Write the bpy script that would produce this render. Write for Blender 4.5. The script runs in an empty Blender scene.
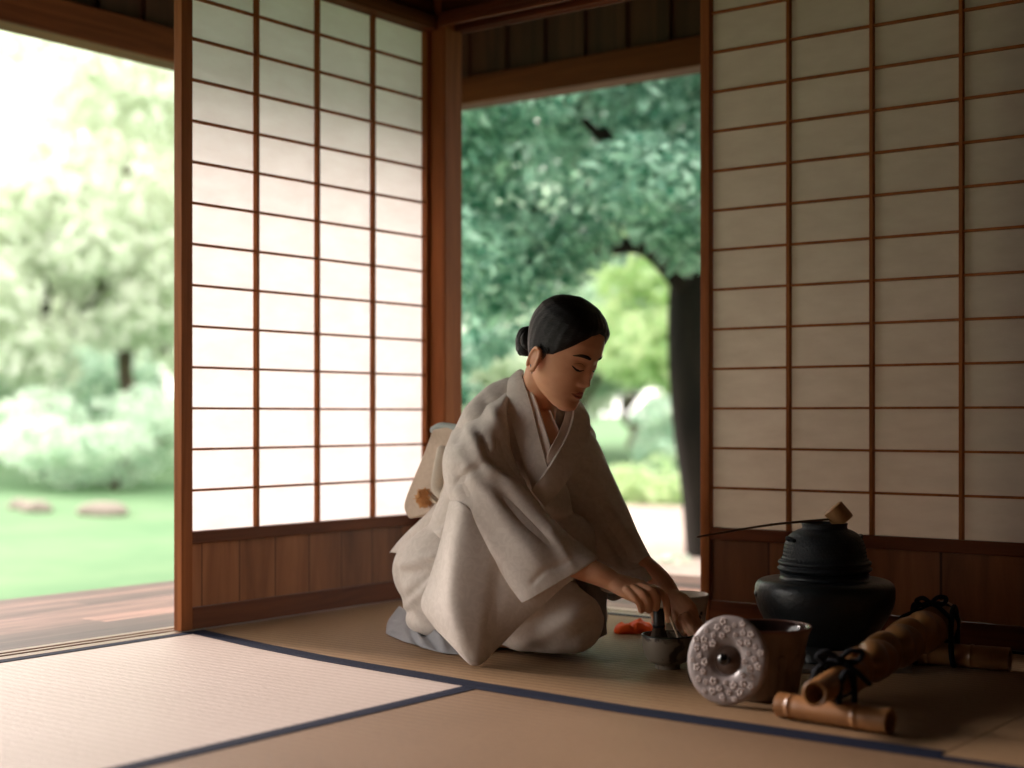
import bpy, bmesh, math, random
import numpy as np
from mathutils import Vector, Matrix, noise
rnd = random.Random(7)
SC = bpy.context.scene
COL = SC.collection
# ---------------------------------------------------------------- frames
F_PX, HOR, CZ = 1477.0, 416.5, 0.573
CAM = (3.062, -3.612)
RT = (0.798, 0.603)      # camera right on the ground
FW = (-0.603, 0.798)     # camera forward on the ground
ROTZ = math.atan2(0.603, 0.798)
def cw(X, D, z=0.0):
    return Vector((CAM[0]+X*RT[0]+D*FW[0], CAM[1]+X*RT[1]+D*FW[1], z))
def P(px, py, D):         # a measured point: across, away, up (metres)
    return Vector(((px-512)/F_PX*D, D, CZ-(py-HOR)/F_PX*D))

# ---------------------------------------------------------------- materials
def nmat(name):
    m = bpy.data.materials.new(name); m.use_nodes = True
    nt = m.node_tree; nt.nodes.clear()
    return m, nt, nt.nodes, nt.links
def N(nt, t, **kw):
    n = nt.nodes.new(t)
    for k, v in kw.items():
        if k in n.inputs: n.inputs[k].default_value = v
        else: setattr(n, k, v)
    return n
def c4(c): return (c[0], c[1], c[2], 1)
def simple(name, col, rough=.6, spec=.5, metal=0, nscale=None, col2=None, bump=0, bscale=60, sheen=0, coat=0, stretch=None):
    m, nt, ns, ln = nmat(name)
    out = N(nt, 'ShaderNodeOutputMaterial'); b = N(nt, 'ShaderNodeBsdfPrincipled')
    b.inputs['Base Color'].default_value = c4(col); b.inputs['Roughness'].default_value = rough
    b.inputs['Metallic'].default_value = metal; b.inputs['Specular IOR Level'].default_value = spec
    b.inputs['Sheen Weight'].default_value = sheen; b.inputs['Coat Weight'].default_value = coat
    ln.new(b.outputs[0], out.inputs[0])
    tc = N(nt, 'ShaderNodeTexCoord'); mp = N(nt, 'ShaderNodeMapping')
    ln.new(tc.outputs['Object'], mp.inputs[0])
    if stretch: mp.inputs['Scale'].default_value = stretch
    if col2 is not None:
        n = N(nt, 'ShaderNodeTexNoise'); n.inputs['Scale'].default_value = nscale or 8; n.inputs['Detail'].default_value = 6
        r = N(nt, 'ShaderNodeValToRGB'); r.color_ramp.elements[0].position = .35; r.color_ramp.elements[1].position = .68
        r.color_ramp.elements[0].color = c4(col); r.color_ramp.elements[1].color = c4(col2)
        ln.new(mp.outputs[0], n.inputs[0]); ln.new(n.outputs[0], r.inputs[0]); ln.new(r.outputs[0], b.inputs['Base Color'])
    if bump:
        n = N(nt, 'ShaderNodeTexNoise'); n.inputs['Scale'].default_value = bscale; n.inputs['Detail'].default_value = 4
        bp = N(nt, 'ShaderNodeBump'); bp.inputs['Strength'].default_value = bump; bp.inputs['Distance'].default_value = .004
        ln.new(mp.outputs[0], n.inputs[0]); ln.new(n.outputs[0], bp.inputs['Height']); ln.new(bp.outputs[0], b.inputs['Normal'])
    return m
def wood(name, a, b_, grain=(2, 2, 30), rough=.5, board=None, bw=.12, bvar=.5, spec=.4, seam=True, length=None, la=None):
    """grain: mapping scale (small along the grain); board: axis index across which boards repeat"""
    m, nt, ns, ln = nmat(name)
    out = N(nt, 'ShaderNodeOutputMaterial'); b = N(nt, 'ShaderNodeBsdfPrincipled'); b.inputs['Roughness'].default_value = rough
    b.inputs['Specular IOR Level'].default_value = spec
    ln.new(b.outputs[0], out.inputs[0])
    tc = N(nt, 'ShaderNodeTexCoord'); mp = N(nt, 'ShaderNodeMapping'); mp.inputs['Scale'].default_value = grain
    ln.new(tc.outputs['Object'], mp.inputs[0])
    vec = mp.outputs[0]
    rv = None
    if board is not None:
        sx = N(nt, 'ShaderNodeSeparateXYZ'); ln.new(tc.outputs['Object'], sx.inputs[0])
        mu = N(nt, 'ShaderNodeMath', operation='DIVIDE'); mu.inputs[1].default_value = bw
        ln.new(sx.outputs[board], mu.inputs[0])
        fl = N(nt, 'ShaderNodeMath', operation='FLOOR'); ln.new(mu.outputs[0], fl.inputs[0])
        fin = fl.outputs[0]
        if length:
            o = N(nt, 'ShaderNodeMath', operation='MULTIPLY'); o.inputs[1].default_value = .37; ln.new(fl.outputs[0], o.inputs[0])
            l = N(nt, 'ShaderNodeMath', operation='DIVIDE'); l.inputs[1].default_value = length; ln.new(sx.outputs[la], l.inputs[0])
            ad = N(nt, 'ShaderNodeMath', operation='ADD'); ln.new(o.outputs[0], ad.inputs[0]); ln.new(l.outputs[0], ad.inputs[1])
            f2 = N(nt, 'ShaderNodeMath', operation='FLOOR'); ln.new(ad.outputs[0], f2.inputs[0])
            m3 = N(nt, 'ShaderNodeMath', operation='MULTIPLY_ADD'); m3.inputs[1].default_value = 17.3
            ln.new(f2.outputs[0], m3.inputs[0]); ln.new(fl.outputs[0], m3.inputs[2]); fin = m3.outputs[0]
        wn = N(nt, 'ShaderNodeTexWhiteNoise', noise_dimensions='1D'); ln.new(fin, wn.inputs['W'])
        rv = wn.outputs['Value']
        ad = N(nt, 'ShaderNodeVectorMath', operation='ADD'); ln.new(vec, ad.inputs[0])
        sc = N(nt, 'ShaderNodeVectorMath', operation='SCALE'); sc.inputs['Scale'].default_value = 20
        ln.new(wn.outputs['Color'], sc.inputs[0]); ln.new(sc.outputs[0], ad.inputs[1]); vec = ad.outputs[0]
    n = N(nt, 'ShaderNodeTexNoise'); n.inputs['Scale'].default_value = 1.6; n.inputs['Detail'].default_value = 7; n.inputs['Roughness'].default_value = .62
    n.inputs['Distortion'].default_value = .6
    ln.new(vec, n.inputs[0])
    r = N(nt, 'ShaderNodeValToRGB'); r.color_ramp.elements[0].position = .3; r.color_ramp.elements[1].position = .72
    r.color_ramp.elements[0].color = c4(b_); r.color_ramp.elements[1].color = c4(a)
    ln.new(n.outputs[0], r.inputs[0])
    colo = r.outputs[0]
    if rv is not None:
        mr = N(nt, 'ShaderNodeMapRange'); mr.inputs['To Min'].default_value = 1-bvar; mr.inputs['To Max'].default_value = 1+bvar*.6
        ln.new(rv, mr.inputs['Value'])
        vm = N(nt, 'ShaderNodeVectorMath', operation='SCALE'); ln.new(colo, vm.inputs[0]); ln.new(mr.outputs[0], vm.inputs['Scale'])
        colo = vm.outputs[0]
        if seam:
            fr = N(nt, 'ShaderNodeMath', operation='FRACT'); ln.new(mu.outputs[0], fr.inputs[0])
            gt = N(nt, 'ShaderNodeMath', operation='GREATER_THAN'); gt.inputs[1].default_value = .03; ln.new(fr.outputs[0], gt.inputs[0])
            mm = N(nt, 'ShaderNodeMapRange'); mm.inputs['To Min'].default_value = .35; ln.new(gt.outputs[0], mm.inputs['Value'])
            v2 = N(nt, 'ShaderNodeVectorMath', operation='SCALE'); ln.new(colo, v2.inputs[0]); ln.new(mm.outputs[0], v2.inputs['Scale']); colo = v2.outputs[0]
    ln.new(colo, b.inputs['Base Color'])
    bp = N(nt, 'ShaderNodeBump'); bp.inputs['Strength'].default_value = .15; bp.inputs['Distance'].default_value = .002
    ln.new(n.outputs[0], bp.inputs['Height']); ln.new(bp.outputs[0], b.inputs['Normal'])
    return m
def paper_mat(name, ca, cb):
    m, nt, ns, ln = nmat(name)
    out = N(nt, 'ShaderNodeOutputMaterial')
    d = N(nt, 'ShaderNodeBsdfDiffuse'); t = N(nt, 'ShaderNodeBsdfTranslucent'); mx = N(nt, 'ShaderNodeMixShader'); mx.inputs[0].default_value = .6
    tc = N(nt, 'ShaderNodeTexCoord'); n = N(nt, 'ShaderNodeTexNoise'); n.inputs['Scale'].default_value = 9; n.inputs['Detail'].default_value = 8; n.inputs['Roughness'].default_value = .65
    mp = N(nt, 'ShaderNodeMapping'); mp.inputs['Scale'].default_value = (1, 1, 3.0); mp.inputs['Rotation'].default_value = (.5, .5, 0)
    ln.new(tc.outputs['Object'], mp.inputs[0]); ln.new(mp.outputs[0], n.inputs[0])
    r = N(nt, 'ShaderNodeValToRGB'); r.color_ramp.elements[0].position = .3; r.color_ramp.elements[1].position = .7
    r.color_ramp.elements[0].color = c4(ca); r.color_ramp.elements[1].color = c4(cb)
    ln.new(n.outputs[0], r.inputs[0]); ln.new(r.outputs[0], d.inputs[0]); ln.new(r.outputs[0], t.inputs[0])
    ln.new(d.outputs[0], mx.inputs[1]); ln.new(t.outputs[0], mx.inputs[2]); ln.new(mx.outputs[0], out.inputs[0])
    return m
def leaf_mat(name, c1, c2, trans=.4, gloss=.3, power=1.0):
    m, nt, ns, ln = nmat(name)
    out = N(nt, 'ShaderNodeOutputMaterial')
    b = N(nt, 'ShaderNodeBsdfPrincipled'); b.inputs['Roughness'].default_value = .28; b.inputs['Specular IOR Level'].default_value = gloss
    t = N(nt, 'ShaderNodeBsdfTranslucent'); mx = N(nt, 'ShaderNodeMixShader'); mx.inputs[0].default_value = trans
    g = N(nt, 'ShaderNodeNewGeometry')
    mc = N(nt, 'ShaderNodeMix', data_type='RGBA'); mc.inputs[6].default_value = c4(c1); mc.inputs[7].default_value = c4(c2)
    pw = N(nt, 'ShaderNodeMath', operation='POWER'); pw.inputs[1].default_value = power
    ln.new(g.outputs['Random Per Island'], pw.inputs[0]); ln.new(pw.outputs[0], mc.inputs[0])
    ln.new(mc.outputs[2], b.inputs['Base Color']); ln.new(mc.outputs[2], t.inputs[0])
    ln.new(b.outputs[0], mx.inputs[1]); ln.new(t.outputs[0], mx.inputs[2]); ln.new(mx.outputs[0], out.inputs[0])
    return m
def tatami_mat(name, c1, c2, axis=1, rough=.55, spec=.35):
    m, nt, ns, ln = nmat(name)
    out = N(nt, 'ShaderNodeOutputMaterial'); b = N(nt, 'ShaderNodeBsdfPrincipled'); b.inputs['Roughness'].default_value = rough
    b.inputs['Specular IOR Level'].default_value = spec
    ln.new(b.outputs[0], out.inputs[0])
    tc = N(nt, 'ShaderNodeTexCoord'); sx = N(nt, 'ShaderNodeSeparateXYZ'); ln.new(tc.outputs['Object'], sx.inputs[0])
    mu = N(nt, 'ShaderNodeMath', operation='MULTIPLY'); mu.inputs[1].default_value = 2*math.pi/.027; ln.new(sx.outputs[axis], mu.inputs[0])
    si = N(nt, 'ShaderNodeMath', operation='SINE'); ln.new(mu.outputs[0], si.inputs[0])
    mp = N(nt, 'ShaderNodeMapping'); mp.inputs['Scale'].default_value = (60, 420, 1) if axis == 1 else (420, 60, 1)
    ln.new(tc.outputs['Object'], mp.inputs[0])
    n = N(nt, 'ShaderNodeTexNoise'); n.inputs['Scale'].default_value = 1; n.inputs['Detail'].default_value = 3; ln.new(mp.outputs[0], n.inputs[0])
    n2 = N(nt, 'ShaderNodeTexNoise'); n2.inputs['Scale'].default_value = 2.2; n2.inputs['Detail'].default_value = 4; ln.new(tc.outputs['Object'], n2.inputs[0])
    a1 = N(nt, 'ShaderNodeMath', operation='MULTIPLY_ADD'); a1.inputs[1].default_value = .16; ln.new(si.outputs[0], a1.inputs[0]); ln.new(n.outputs[0], a1.inputs[2])
    a2 = N(nt, 'ShaderNodeMath', operation='MULTIPLY_ADD'); a2.inputs[1].default_value = .5; a2.inputs[2].default_value = -.25; ln.new(n2.outputs[0], a2.inputs[0])
    a3 = N(nt, 'ShaderNodeMath', operation='ADD'); ln.new(a1.outputs[0], a3.inputs[0]); ln.new(a2.outputs[0], a3.inputs[1])
    r = N(nt, 'ShaderNodeValToRGB'); r.color_ramp.elements[0].position = .2; r.color_ramp.elements[1].position = .8
    r.color_ramp.elements[0].color = c4(c2); r.color_ramp.elements[1].color = c4(c1)
    ln.new(a3.outputs[0], r.inputs[0]); ln.new(r.outputs[0], b.inputs['Base Color'])
    bp = N(nt, 'ShaderNodeBump'); bp.inputs['Strength'].default_value = .8; bp.inputs['Distance'].default_value = .002
    ln.new(a1.outputs[0], bp.inputs['Height']); ln.new(bp.outputs[0], b.inputs['Normal'])
    return m

# ---------------------------------------------------------------- mesh helpers
def mesh(name, verts, faces, mat=None, smooth=False):
    me = bpy.data.meshes.new(name); me.from_pydata([tuple(v) for v in verts], [], faces); me.update()
    if smooth: me.polygons.foreach_set('use_smooth', [True]*len(me.polygons))
    if mat: me.materials.append(mat)
    return me
def link(name, me, parent=None, loc=None, rotz=None):
    o = bpy.data.objects.new(name, me); COL.objects.link(o)
    if parent: o.parent = parent
    if loc is not None: o.location = loc
    if rotz is not None: o.rotation_euler = (0, 0, rotz)
    return o
def tag(o, label=None, cat=None, group=None, kind=None):
    if label: o['label'] = label
    if cat: o['category'] = cat
    if group: o['group'] = group
    if kind: o['kind'] = kind
    return o
def thing(name, label, cat, loc=(0, 0, 0), rotz=0, group=None):
    o = bpy.data.objects.new(name, None); COL.objects.link(o); o.location = loc; o.rotation_euler = (0, 0, rotz); o.empty_display_size = .1
    return tag(o, label, cat, group)
class MB:
    def __init__(s): s.v = []; s.f = []
    def add(s, vs, fs):
        k = len(s.v); s.v += [Vector(v) for v in vs]; s.f += [tuple(i+k for i in f) for f in fs]
    def box(s, lo, hi):
        x0, y0, z0 = lo; x1, y1, z1 = hi
        s.add([(x0,y0,z0),(x1,y0,z0),(x1,y1,z0),(x0,y1,z0),(x0,y0,z1),(x1,y0,z1),(x1,y1,z1),(x0,y1,z1)],
              [(0,3,2,1),(4,5,6,7),(0,1,5,4),(1,2,6,5),(2,3,7,6),(3,0,4,7)])
        return s
    def rings(s, rings, cap0=True, cap1=True, close=True):
        n = len(rings[0]); fs = []
        for i in range(len(rings)-1):
            for j in range(n if close else n-1):
                a, b = i*n+j, i*n+(j+1) % n
                fs.append((a, b, b+n, a+n))
        if cap0: fs.append(tuple(range(n-1, -1, -1)))
        if cap1: fs.append(tuple((len(rings)-1)*n+j for j in range(n)))
        s.add([p for r in rings for p in r], fs); return s
    def lathe(s, prof, seg=48, c=(0, 0, 0)):
        rs = [[Vector((c[0]+r*math.cos(2*math.pi*j/seg), c[1]+r*math.sin(2*math.pi*j/seg), c[2]+z)) for j in range(seg)] for r, z in prof]
        return s.rings(rs, prof[0][0] > 1e-6, prof[-1][0] > 1e-6)
    def tube(s, pts, rad, seg=12, flat=None, cap=True, rnd_end=False):
        """pts list of Vectors, rad radius or list of radius or (ra, rb); flat = preferred side direction"""
        pts = [Vector(p) for p in pts]; n = len(pts)
        if not isinstance(rad, list): rad = [rad]*n
        tan = []
        for i in range(n):
            t = (pts[min(i+1, n-1)]-pts[max(i-1, 0)]).normalized(); tan.append(t)
        ref = Vector(flat) if flat is not None else (Vector((0, 0, 1)) if abs(tan[0].z) < .9 else Vector((1, 0, 0)))
        rs = []
        u = (ref-tan[0]*ref.dot(tan[0])).normalized()
        P_, R_, T_, U_ = [], [], [], []
        for i in range(n):
            base = Vector(flat) if flat is not None else u
            u = base-tan[i]*base.dot(tan[i])
            if u.length < 1e-4: u = tan[i].orthogonal()
            u.normalize(); r = rad[i]
            P_.append(pts[i]); R_.append(r if isinstance(r, (tuple, list)) else (r, r)); T_.append(tan[i]); U_.append(u.copy())
        if rnd_end:
            def capx(i, sg):
                out = []
                for a in (.45, .8, 1.1, 1.35, 1.5):
                    m = min(R_[i]); out.append((P_[i]+T_[i]*sg*m*math.sin(a), (R_[i][0]*math.cos(a), R_[i][1]*math.cos(a)), T_[i], U_[i]))
                return out
            seq = capx(0, -1)[::-1]+list(zip(P_, R_, T_, U_))+capx(n-1, 1)
        else: seq = list(zip(P_, R_, T_, U_))
        for p, r, t, u in seq:
            w = t.cross(u)
            rs.append([p+u*r[0]*math.cos(2*math.pi*j/seg)+w*r[1]*math.sin(2*math.pi*j/seg) for j in range(seg)])
        return s.rings(rs, cap, cap)
    def ell(s, c, r, M=None, seg=24, rg=14):
        c = Vector(c); rs = []
        for i in range(1, rg):
            a = math.pi*i/rg
            rs.append([Vector((r[0]*math.sin(a)*math.cos(2*math.pi*j/seg), r[1]*math.sin(a)*math.sin(2*math.pi*j/seg), -r[2]*math.cos(a))) for j in range(seg)])
        if M: rs = [[M @ p for p in q] for q in rs]
        return s.rings([[c+p for p in q] for q in rs])
    def build(s, name, mat, parent=None, smooth=False, bevel=0, loc=None, rotz=None, recalc=False, sharp=None):
        me = mesh(name, s.v, s.f, mat, smooth)
        if recalc:
            bm = bmesh.new(); bm.from_mesh(me); bmesh.ops.recalc_face_normals(bm, faces=bm.faces); bm.to_mesh(me); bm.free()
            if smooth: me.polygons.foreach_set('use_smooth', [True]*len(me.polygons))
        if sharp and smooth: me.set_sharp_from_angle(angle=math.radians(sharp))
        o = link(name, me, parent, loc, rotz)
        if bevel:
            b = o.modifiers.new('bevel', 'BEVEL'); b.width = bevel; b.segments = 2; b.limit_method = 'ANGLE'
        return o
def catmull(pts, k=6):
    pts = [Vector(p) for p in pts]
    if len(pts) < 3: return [pts[0].lerp(pts[-1], i/k) for i in range(k+1)]
    out = []
    for i in range(len(pts)-1):
        p0 = pts[i-1] if i else pts[0]*2-pts[1]; p1 = pts[i]; p2 = pts[i+1]; p3 = pts[i+2] if i+2 < len(pts) else pts[-1]*2-pts[-2]
        for j in range(k):
            t = j/k
            out.append(.5*((2*p1)+(p2-p0)*t+(2*p0-5*p1+4*p2-p3)*t*t+(3*p1-p0-3*p2+p3)*t**3))
    out.append(pts[-1]); return out
def evalmesh(o, name):
    dg = bpy.context.evaluated_depsgraph_get(); dg.update()
    me = bpy.data.meshes.new_from_object(o.evaluated_get(dg)); me.name = name
    return me
def remeshed(name, mb, vox, smooth_it=8, fac=.5, mat=None):
    me = mesh('tmp', mb.v, mb.f); bm = bmesh.new(); bm.from_mesh(me); bmesh.ops.recalc_face_normals(bm, faces=bm.faces); bm.to_mesh(me); bm.free()
    o = link('tmp', me)
    r = o.modifiers.new('r', 'REMESH'); r.mode = 'VOXEL'; r.voxel_size = vox; r.use_smooth_shade = True
    if smooth_it:
        q = o.modifiers.new('s', 'SMOOTH'); q.factor = fac; q.iterations = smooth_it
    out = evalmesh(o, name); bpy.data.objects.remove(o)
    if mat: out.materials.clear(); out.materials.append(mat)
    return out
def getv(me):
    a = np.empty(len(me.vertices)*3); me.vertices.foreach_get('co', a); return a.reshape(-1, 3)
def getn(me):
    a = np.empty(len(me.vertices)*3); me.vertex_normals.foreach_get('vector', a); return a.reshape(-1, 3)
def setv(me, a):
    me.vertices.foreach_set('co', a.ravel()); me.update()
# ================================================================ THE ROOM
W_FRAME = wood('cedar_frame', (.40, .135, .040), (.19, .058, .016), (14, 14, .8), .6, spec=.1)
W_KICK = wood('cedar_kick_boards_across_y', (.42, .165, .060), (.18, .062, .020), (8, 8, .8), .5, spec=.2, board=1, bw=.135, bvar=.45)
W_KICKX = wood('cedar_kick_boards_across_x', (.30, .115, .045), (.14, .048, .018), (8, 8, .8), .5, spec=.2, board=0, bw=.24, bvar=.3)
W_BEAMX = wood('cedar_beam_along_x', (.17, .046, .013), (.065, .017, .006), (.8, 14, 14), .6, spec=.15)
W_BEAMY = wood('cedar_beam_along_y', (.19, .058, .018), (.07, .021, .007), (14, .8, 14), .6, spec=.15)
W_DARKX = wood('aged_boards_across_x', (.12, .038, .014), (.05, .015, .006), (10, 10, .8), .65, board=0, bw=.19, bvar=.4)
W_DARKY = wood('aged_boards_across_y', (.12, .038, .014), (.05, .015, .006), (10, 10, .8), .65, board=1, bw=.19, bvar=.4)
W_CEIL = wood('ceiling_boards', (.10, .055, .03), (.05, .025, .014), (.8, 10, 10), .65, board=1, bw=.3, bvar=.3)
W_DECKY = wood('deck_planks_along_y', (.36, .20, .155), (.05, .02, .013), (16, 1.1, 1), .55, board=0, bw=.118, bvar=.8, length=1.9, la=1, spec=.3)
W_DECKX = wood('deck_planks_along_x', (.46, .27, .21), (.10, .038, .026), (1.1, 16, 1), .55, board=1, bw=.118, bvar=.8, length=1.9, la=0, spec=.3)
PAPER = paper_mat('washi_paper', (.85, .81, .80), (.91, .885, .88)); PAPER_DIM = paper_mat('shade_tinted_washi_paper', (.66, .575, .50), (.74, .66, .58))  # second paper has its screen's dim, warm shade put into the colour
CLAY = simple('clay_plaster', (.16, .11, .07), .9, .1, nscale=40, col2=(.13, .09, .055), bump=.3, bscale=150)
SILLM = wood('worn_sill', (.34, .21, .15), (.16, .08, .05), (14, .8, 14), .35, spec=.5)
SILLX = wood('worn_sill_x', (.34, .21, .15), (.16, .08, .05), (.8, 14, 14), .35, spec=.5)
HERI = simple('navy_border_cloth', (.006, .009, .022), .8, .08, nscale=200, col2=(.010, .015, .034), bump=.2, bscale=900)

def struct(mb, name, mat, bevel=0, label=None, parent=None):
    o = mb.build(name, mat, parent, bevel=bevel)
    if not parent: tag(o, label, None, None, 'structure')
    return o
KZ = 1.80
# shoji: u runs along the wall, panel plane at n=0; thickness .03
def shoji(name, label, axis, u0, u1, pap0, ncol, n0, kick, ztop=1.845, cw_=.2405, pm=None):
    """axis 'y': panel in the plane x=n0 ; axis 'x': panel in the plane y=n0. u0/u1 outer edges, pap0 first paper edge, room side is +x / -y"""
    root = bpy.data.objects.new(name, None); COL.objects.link(root); tag(root, label, None, None, 'structure')
    pap1 = pap0+ncol*cw_
    s = 1 if axis == 'y' else -1
    def B(mb, ua, ub, na, nb, z0, z1):      # n measured towards the room
        a, b = sorted((n0+s*na, n0+s*nb))
        if axis == 'y': mb.box((a, ua, z0), (b, ub, z1))
        else: mb.box((ua, a, z0), (ub, b, z1))
    zp0 = .265
    m = MB(); B(m, u0, pap0, -.022, .010, .004, ztop); m.build('stile', W_FRAME, root, bevel=.002)
    m = MB(); B(m, pap1, u1, -.022, .010, .004, ztop); m.build('stile', W_FRAME, root, bevel=.002)
    for nm, z0, z1 in (('bottom_rail', .004, .062), ('middle_rail', .232, zp0), ('top_rail', KZ+.005, ztop)):
        m = MB(); B(m, pap0+.0005, pap1-.0005, -.020, .008, z0, z1); m.build(nm, W_BEAMY if axis == 'y' else W_BEAMX, root, bevel=.002)
    m = MB(); B(m, pap0+.001, pap1-.001, -.008, -.001, .063, .231); m.build('kick_panel', kick, root)
    m = MB(); B(m, pap0+.001, pap1-.001, -.0125, -.0115, zp0, KZ+.005); m.build('paper', pm or PAPER, root)
    m = MB()
    for i in range(1, ncol): B(m, pap0+i*cw_-.0048, pap0+i*cw_+.0048, -.011, .005, zp0+.0005, KZ+.0045)
    for k in range(1, 14): B(m, pap0+.001, pap1-.001, -.0105, .0015, zp0+k*.11-.0032, zp0+k*.11+.0032)
    m.build('lattice', W_FRAME, root)
    return root
shoji('door_1', 'bright backlit paper sliding screen, its free edge standing beside the garden view', 'y', -1.022, .008, -.984, 4, 0.0, W_KICK)
shoji('door_2', 'dim paper sliding screen behind the black kettle', 'x', .998, 2.010, 1.0265, 4, 0.0, W_KICKX, cw_=.2365, pm=PAPER_DIM)
shoji('door_3', 'next paper sliding screen, beyond the picture', 'x', 2.012, 3.08, 2.05, 4, .034, W_KICKX, pm=PAPER_DIM)
# posts
m = MB().box((.010, -.008, -.05), (.072, .080, 2.45)); struct(m, 'trim_1', W_FRAME, .004, 'corner post between the bright screen and the open back doorway')
m = MB().box((3.085, -.02, -.05), (3.2, .10, 2.45)); struct(m, 'trim_2', W_FRAME, .004, 'far wall post')
m = MB().box((-.09, -4.4, -.05), (.03, -4.28, 2.45)); struct(m, 'trim_3', W_FRAME, .004, 'post at the near end of the open side')
# grooved lintels (kamoi) with a stepped lower edge
m = MB().box((-.07, -4.28, KZ+.0), (.045, -.012, KZ+.045)); m.box((-.07, -4.28, KZ+.046), (.03, -.012, KZ+.12)); struct(m, 'trim_4', W_BEAMY, .003, 'grooved lintel over the bright screen')
m = MB().box((.074, -.045, KZ+.022), (3.083, .075, KZ+.045))
for a, b in ((-.045, -.033), (.036, .044), (.066, .075)): m.box((.074, a, KZ), (3.083, b, KZ+.0219))
m.box((.074, -.03, KZ+.046), (3.083, .075, KZ+.12)); struct(m, 'trim_5', W_BEAMX, .003, 'grooved lintel over the back doorway')
# sills with grooves
m = MB().box((-.10, -4.28, -.05), (.012, .0, -.020))
for a, b in ((-.10, -.074), (-.056, -.040), (-.022, .012)): m.box((a, -4.28, -.0199), (b, -.0, .002))
struct(m, 'trim_6', SILLM, 0, 'grooved sill along the open side')
m = MB().box((.074, -.004, -.05), (3.083, .10, -.006))
for a, b in ((-.004, .016), (.030, .044), (.060, .10)): m.box((.074, a, -.0199), (3.083, b, .002))
struct(m, 'trim_7', SILLX, 0, 'grooved sill along the back doorway')
# upper walls, solid walls, ceiling, sub floor
struct(MB().box((-.06, -4.28, KZ+.121), (.0, -.012, 2.45)), 'wall_left_upper', W_DARKY)
struct(MB().box((.074, .0, KZ+.121), (3.083, .06, 2.45)), 'wall_back_upper', W_DARKX)
struct(MB().box((3.2, .0, -.05), (4.9, .1, 2.45)), 'wall_back', CLAY)
struct(MB().box((4.8, -5.6, -.05), (4.9, .0, 2.45)), 'wall_right', CLAY)
struct(MB().box((-.06, -5.6, -.05), (4.8, -5.5, 2.45)), 'wall_front', CLAY)
struct(MB().box((-.06, -5.5, -.05), (-.001, -4.4, 2.45)).box((-.05, -4.279, .003), (-.02, -3.0, 1.799)), 'wall_left_and_light_block', CLAY)  # second slab is unseen, added to cut the light on the dim screen
struct(MB().box((-.06, -5.6, 2.45), (4.9, .12, 2.5)), 'ceiling', W_CEIL)
struct(MB().box((.012, -5.5, -.09), (4.8, -.004, -.052)), 'floor', simple('sub_floor', (.1, .07, .05), .9))
# unseen boards added right of the back doorway to keep the second screen dim
m = MB().box((1.45, 1.06, -.05), (4.9, 1.10, 2.4)); m.box((1.78, .105, -.003), (1.81, 1.049, 2.4)); struct(m, 'wall_added_shade', W_DARKX)
# verandah decks
m = MB().box((-1.02, -6.0, -.045), (-.101, 1.10, -.004)); m.box((-1.02, -6.0, -.12), (-.99, 1.10, -.0455)); struct(m, 'deck_1', W_DECKY, 0, 'verandah planks beyond the open side')
m = MB().box((-.100, .101, -.045), (4.9, 1.05, -.004)); m.box((-.1, 1.02, -.12), (4.9, 1.05, -.0455)); struct(m, 'deck_2', W_DECKX, 0, 'verandah planks beyond the back doorway')
# outer beams, boarding above them, posts, eaves
m = MB().box((-1.10, -6.0, 1.81), (-.99, 1.19, 1.93)); struct(m, 'trim_8', W_BEAMY, .006, 'outer eave beam above the garden side')
m = MB().box((-.985, 1.05, 1.840), (4.9, 1.16, 1.950)); struct(m, 'trim_9', W_BEAMX, .006, 'outer eave beam seen through the back doorway')
m = MB().box((-1.06, -6.0, 1.931), (-1.045, 1.1, 2.42))
for k in range(38): m.box((-1.044, -6+k*.19, 1.931), (-1.026, -5.9+k*.19, 2.42))
struct(m, 'wall_eave_left', W_DARKY)
m = MB().box((-1.0, 1.10, 1.951), (4.9, 1.115, 2.42))
for k in range(31): m.box((-1.0+k*.19, 1.082, 1.951), (-.9+k*.19, 1.099, 2.42))
struct(m, 'wall_eave_back', W_DARKX)
struct(MB().box((-1.75, -6.1, 2.51), (5.0, 1.85, 2.56)), 'roof', W_CEIL)
struct(MB().box((-1.04, -6.0, 2.44), (-.061, 1.09, 2.455)), 'ceiling_eave', W_CEIL)
for i, (x, y) in enumerate(((-1.1, 1.06), (-1.1, -5.2))):
    struct(MB().box((x, y, -.6), (x+.11, y+.11, 1.809)), 'trim_%d' % (10+i), W_FRAME, .004, 'outer verandah post')

# ---------------------------------------------------------------- tatami mats (curved common edge as measured)
CX = [0.012, .33, .6, .84, 1.115, 1.5, 2.134, 3.2]; CY = [-.985, -1.055, -1.10, -1.125, -1.152, -1.178, -1.186, -1.186]
def yc(x): return float(np.interp(x, CX, CY))
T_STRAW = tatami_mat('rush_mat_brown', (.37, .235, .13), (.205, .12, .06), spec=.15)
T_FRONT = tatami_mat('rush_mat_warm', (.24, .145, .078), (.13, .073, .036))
T_SHEEN = tatami_mat('rush_mat_sheen_tint', (.50, .41, .36), (.34, .265, .22), rough=.5, spec=.45)  # grazing sheen on the weave put into a paler rush colour
def patch(name, mat, parent, x0, x1, f0, f1, z0, z1, n=40):
    """slab between y=f0(x) and y=f1(x)"""
    m = MB(); xs = [x0+(x1-x0)*i/n for i in range(n+1)]
    v = []
    for x in xs: v += [(x, f0(x), z0), (x, f1(x), z0), (x, f1(x), z1), (x, f0(x), z1)]
    f = []
    for i in range(n):
        a = i*4
        for j in range(4): f.append((a+j, a+4+j, a+4+(j+1) % 4, a+(j+1) % 4))
    f += [(0, 1, 2, 3), (n*4+3, n*4+2, n*4+1, n*4)]
    m.add(v, f); return m.build(name, mat, parent, recalc=True)
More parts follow.
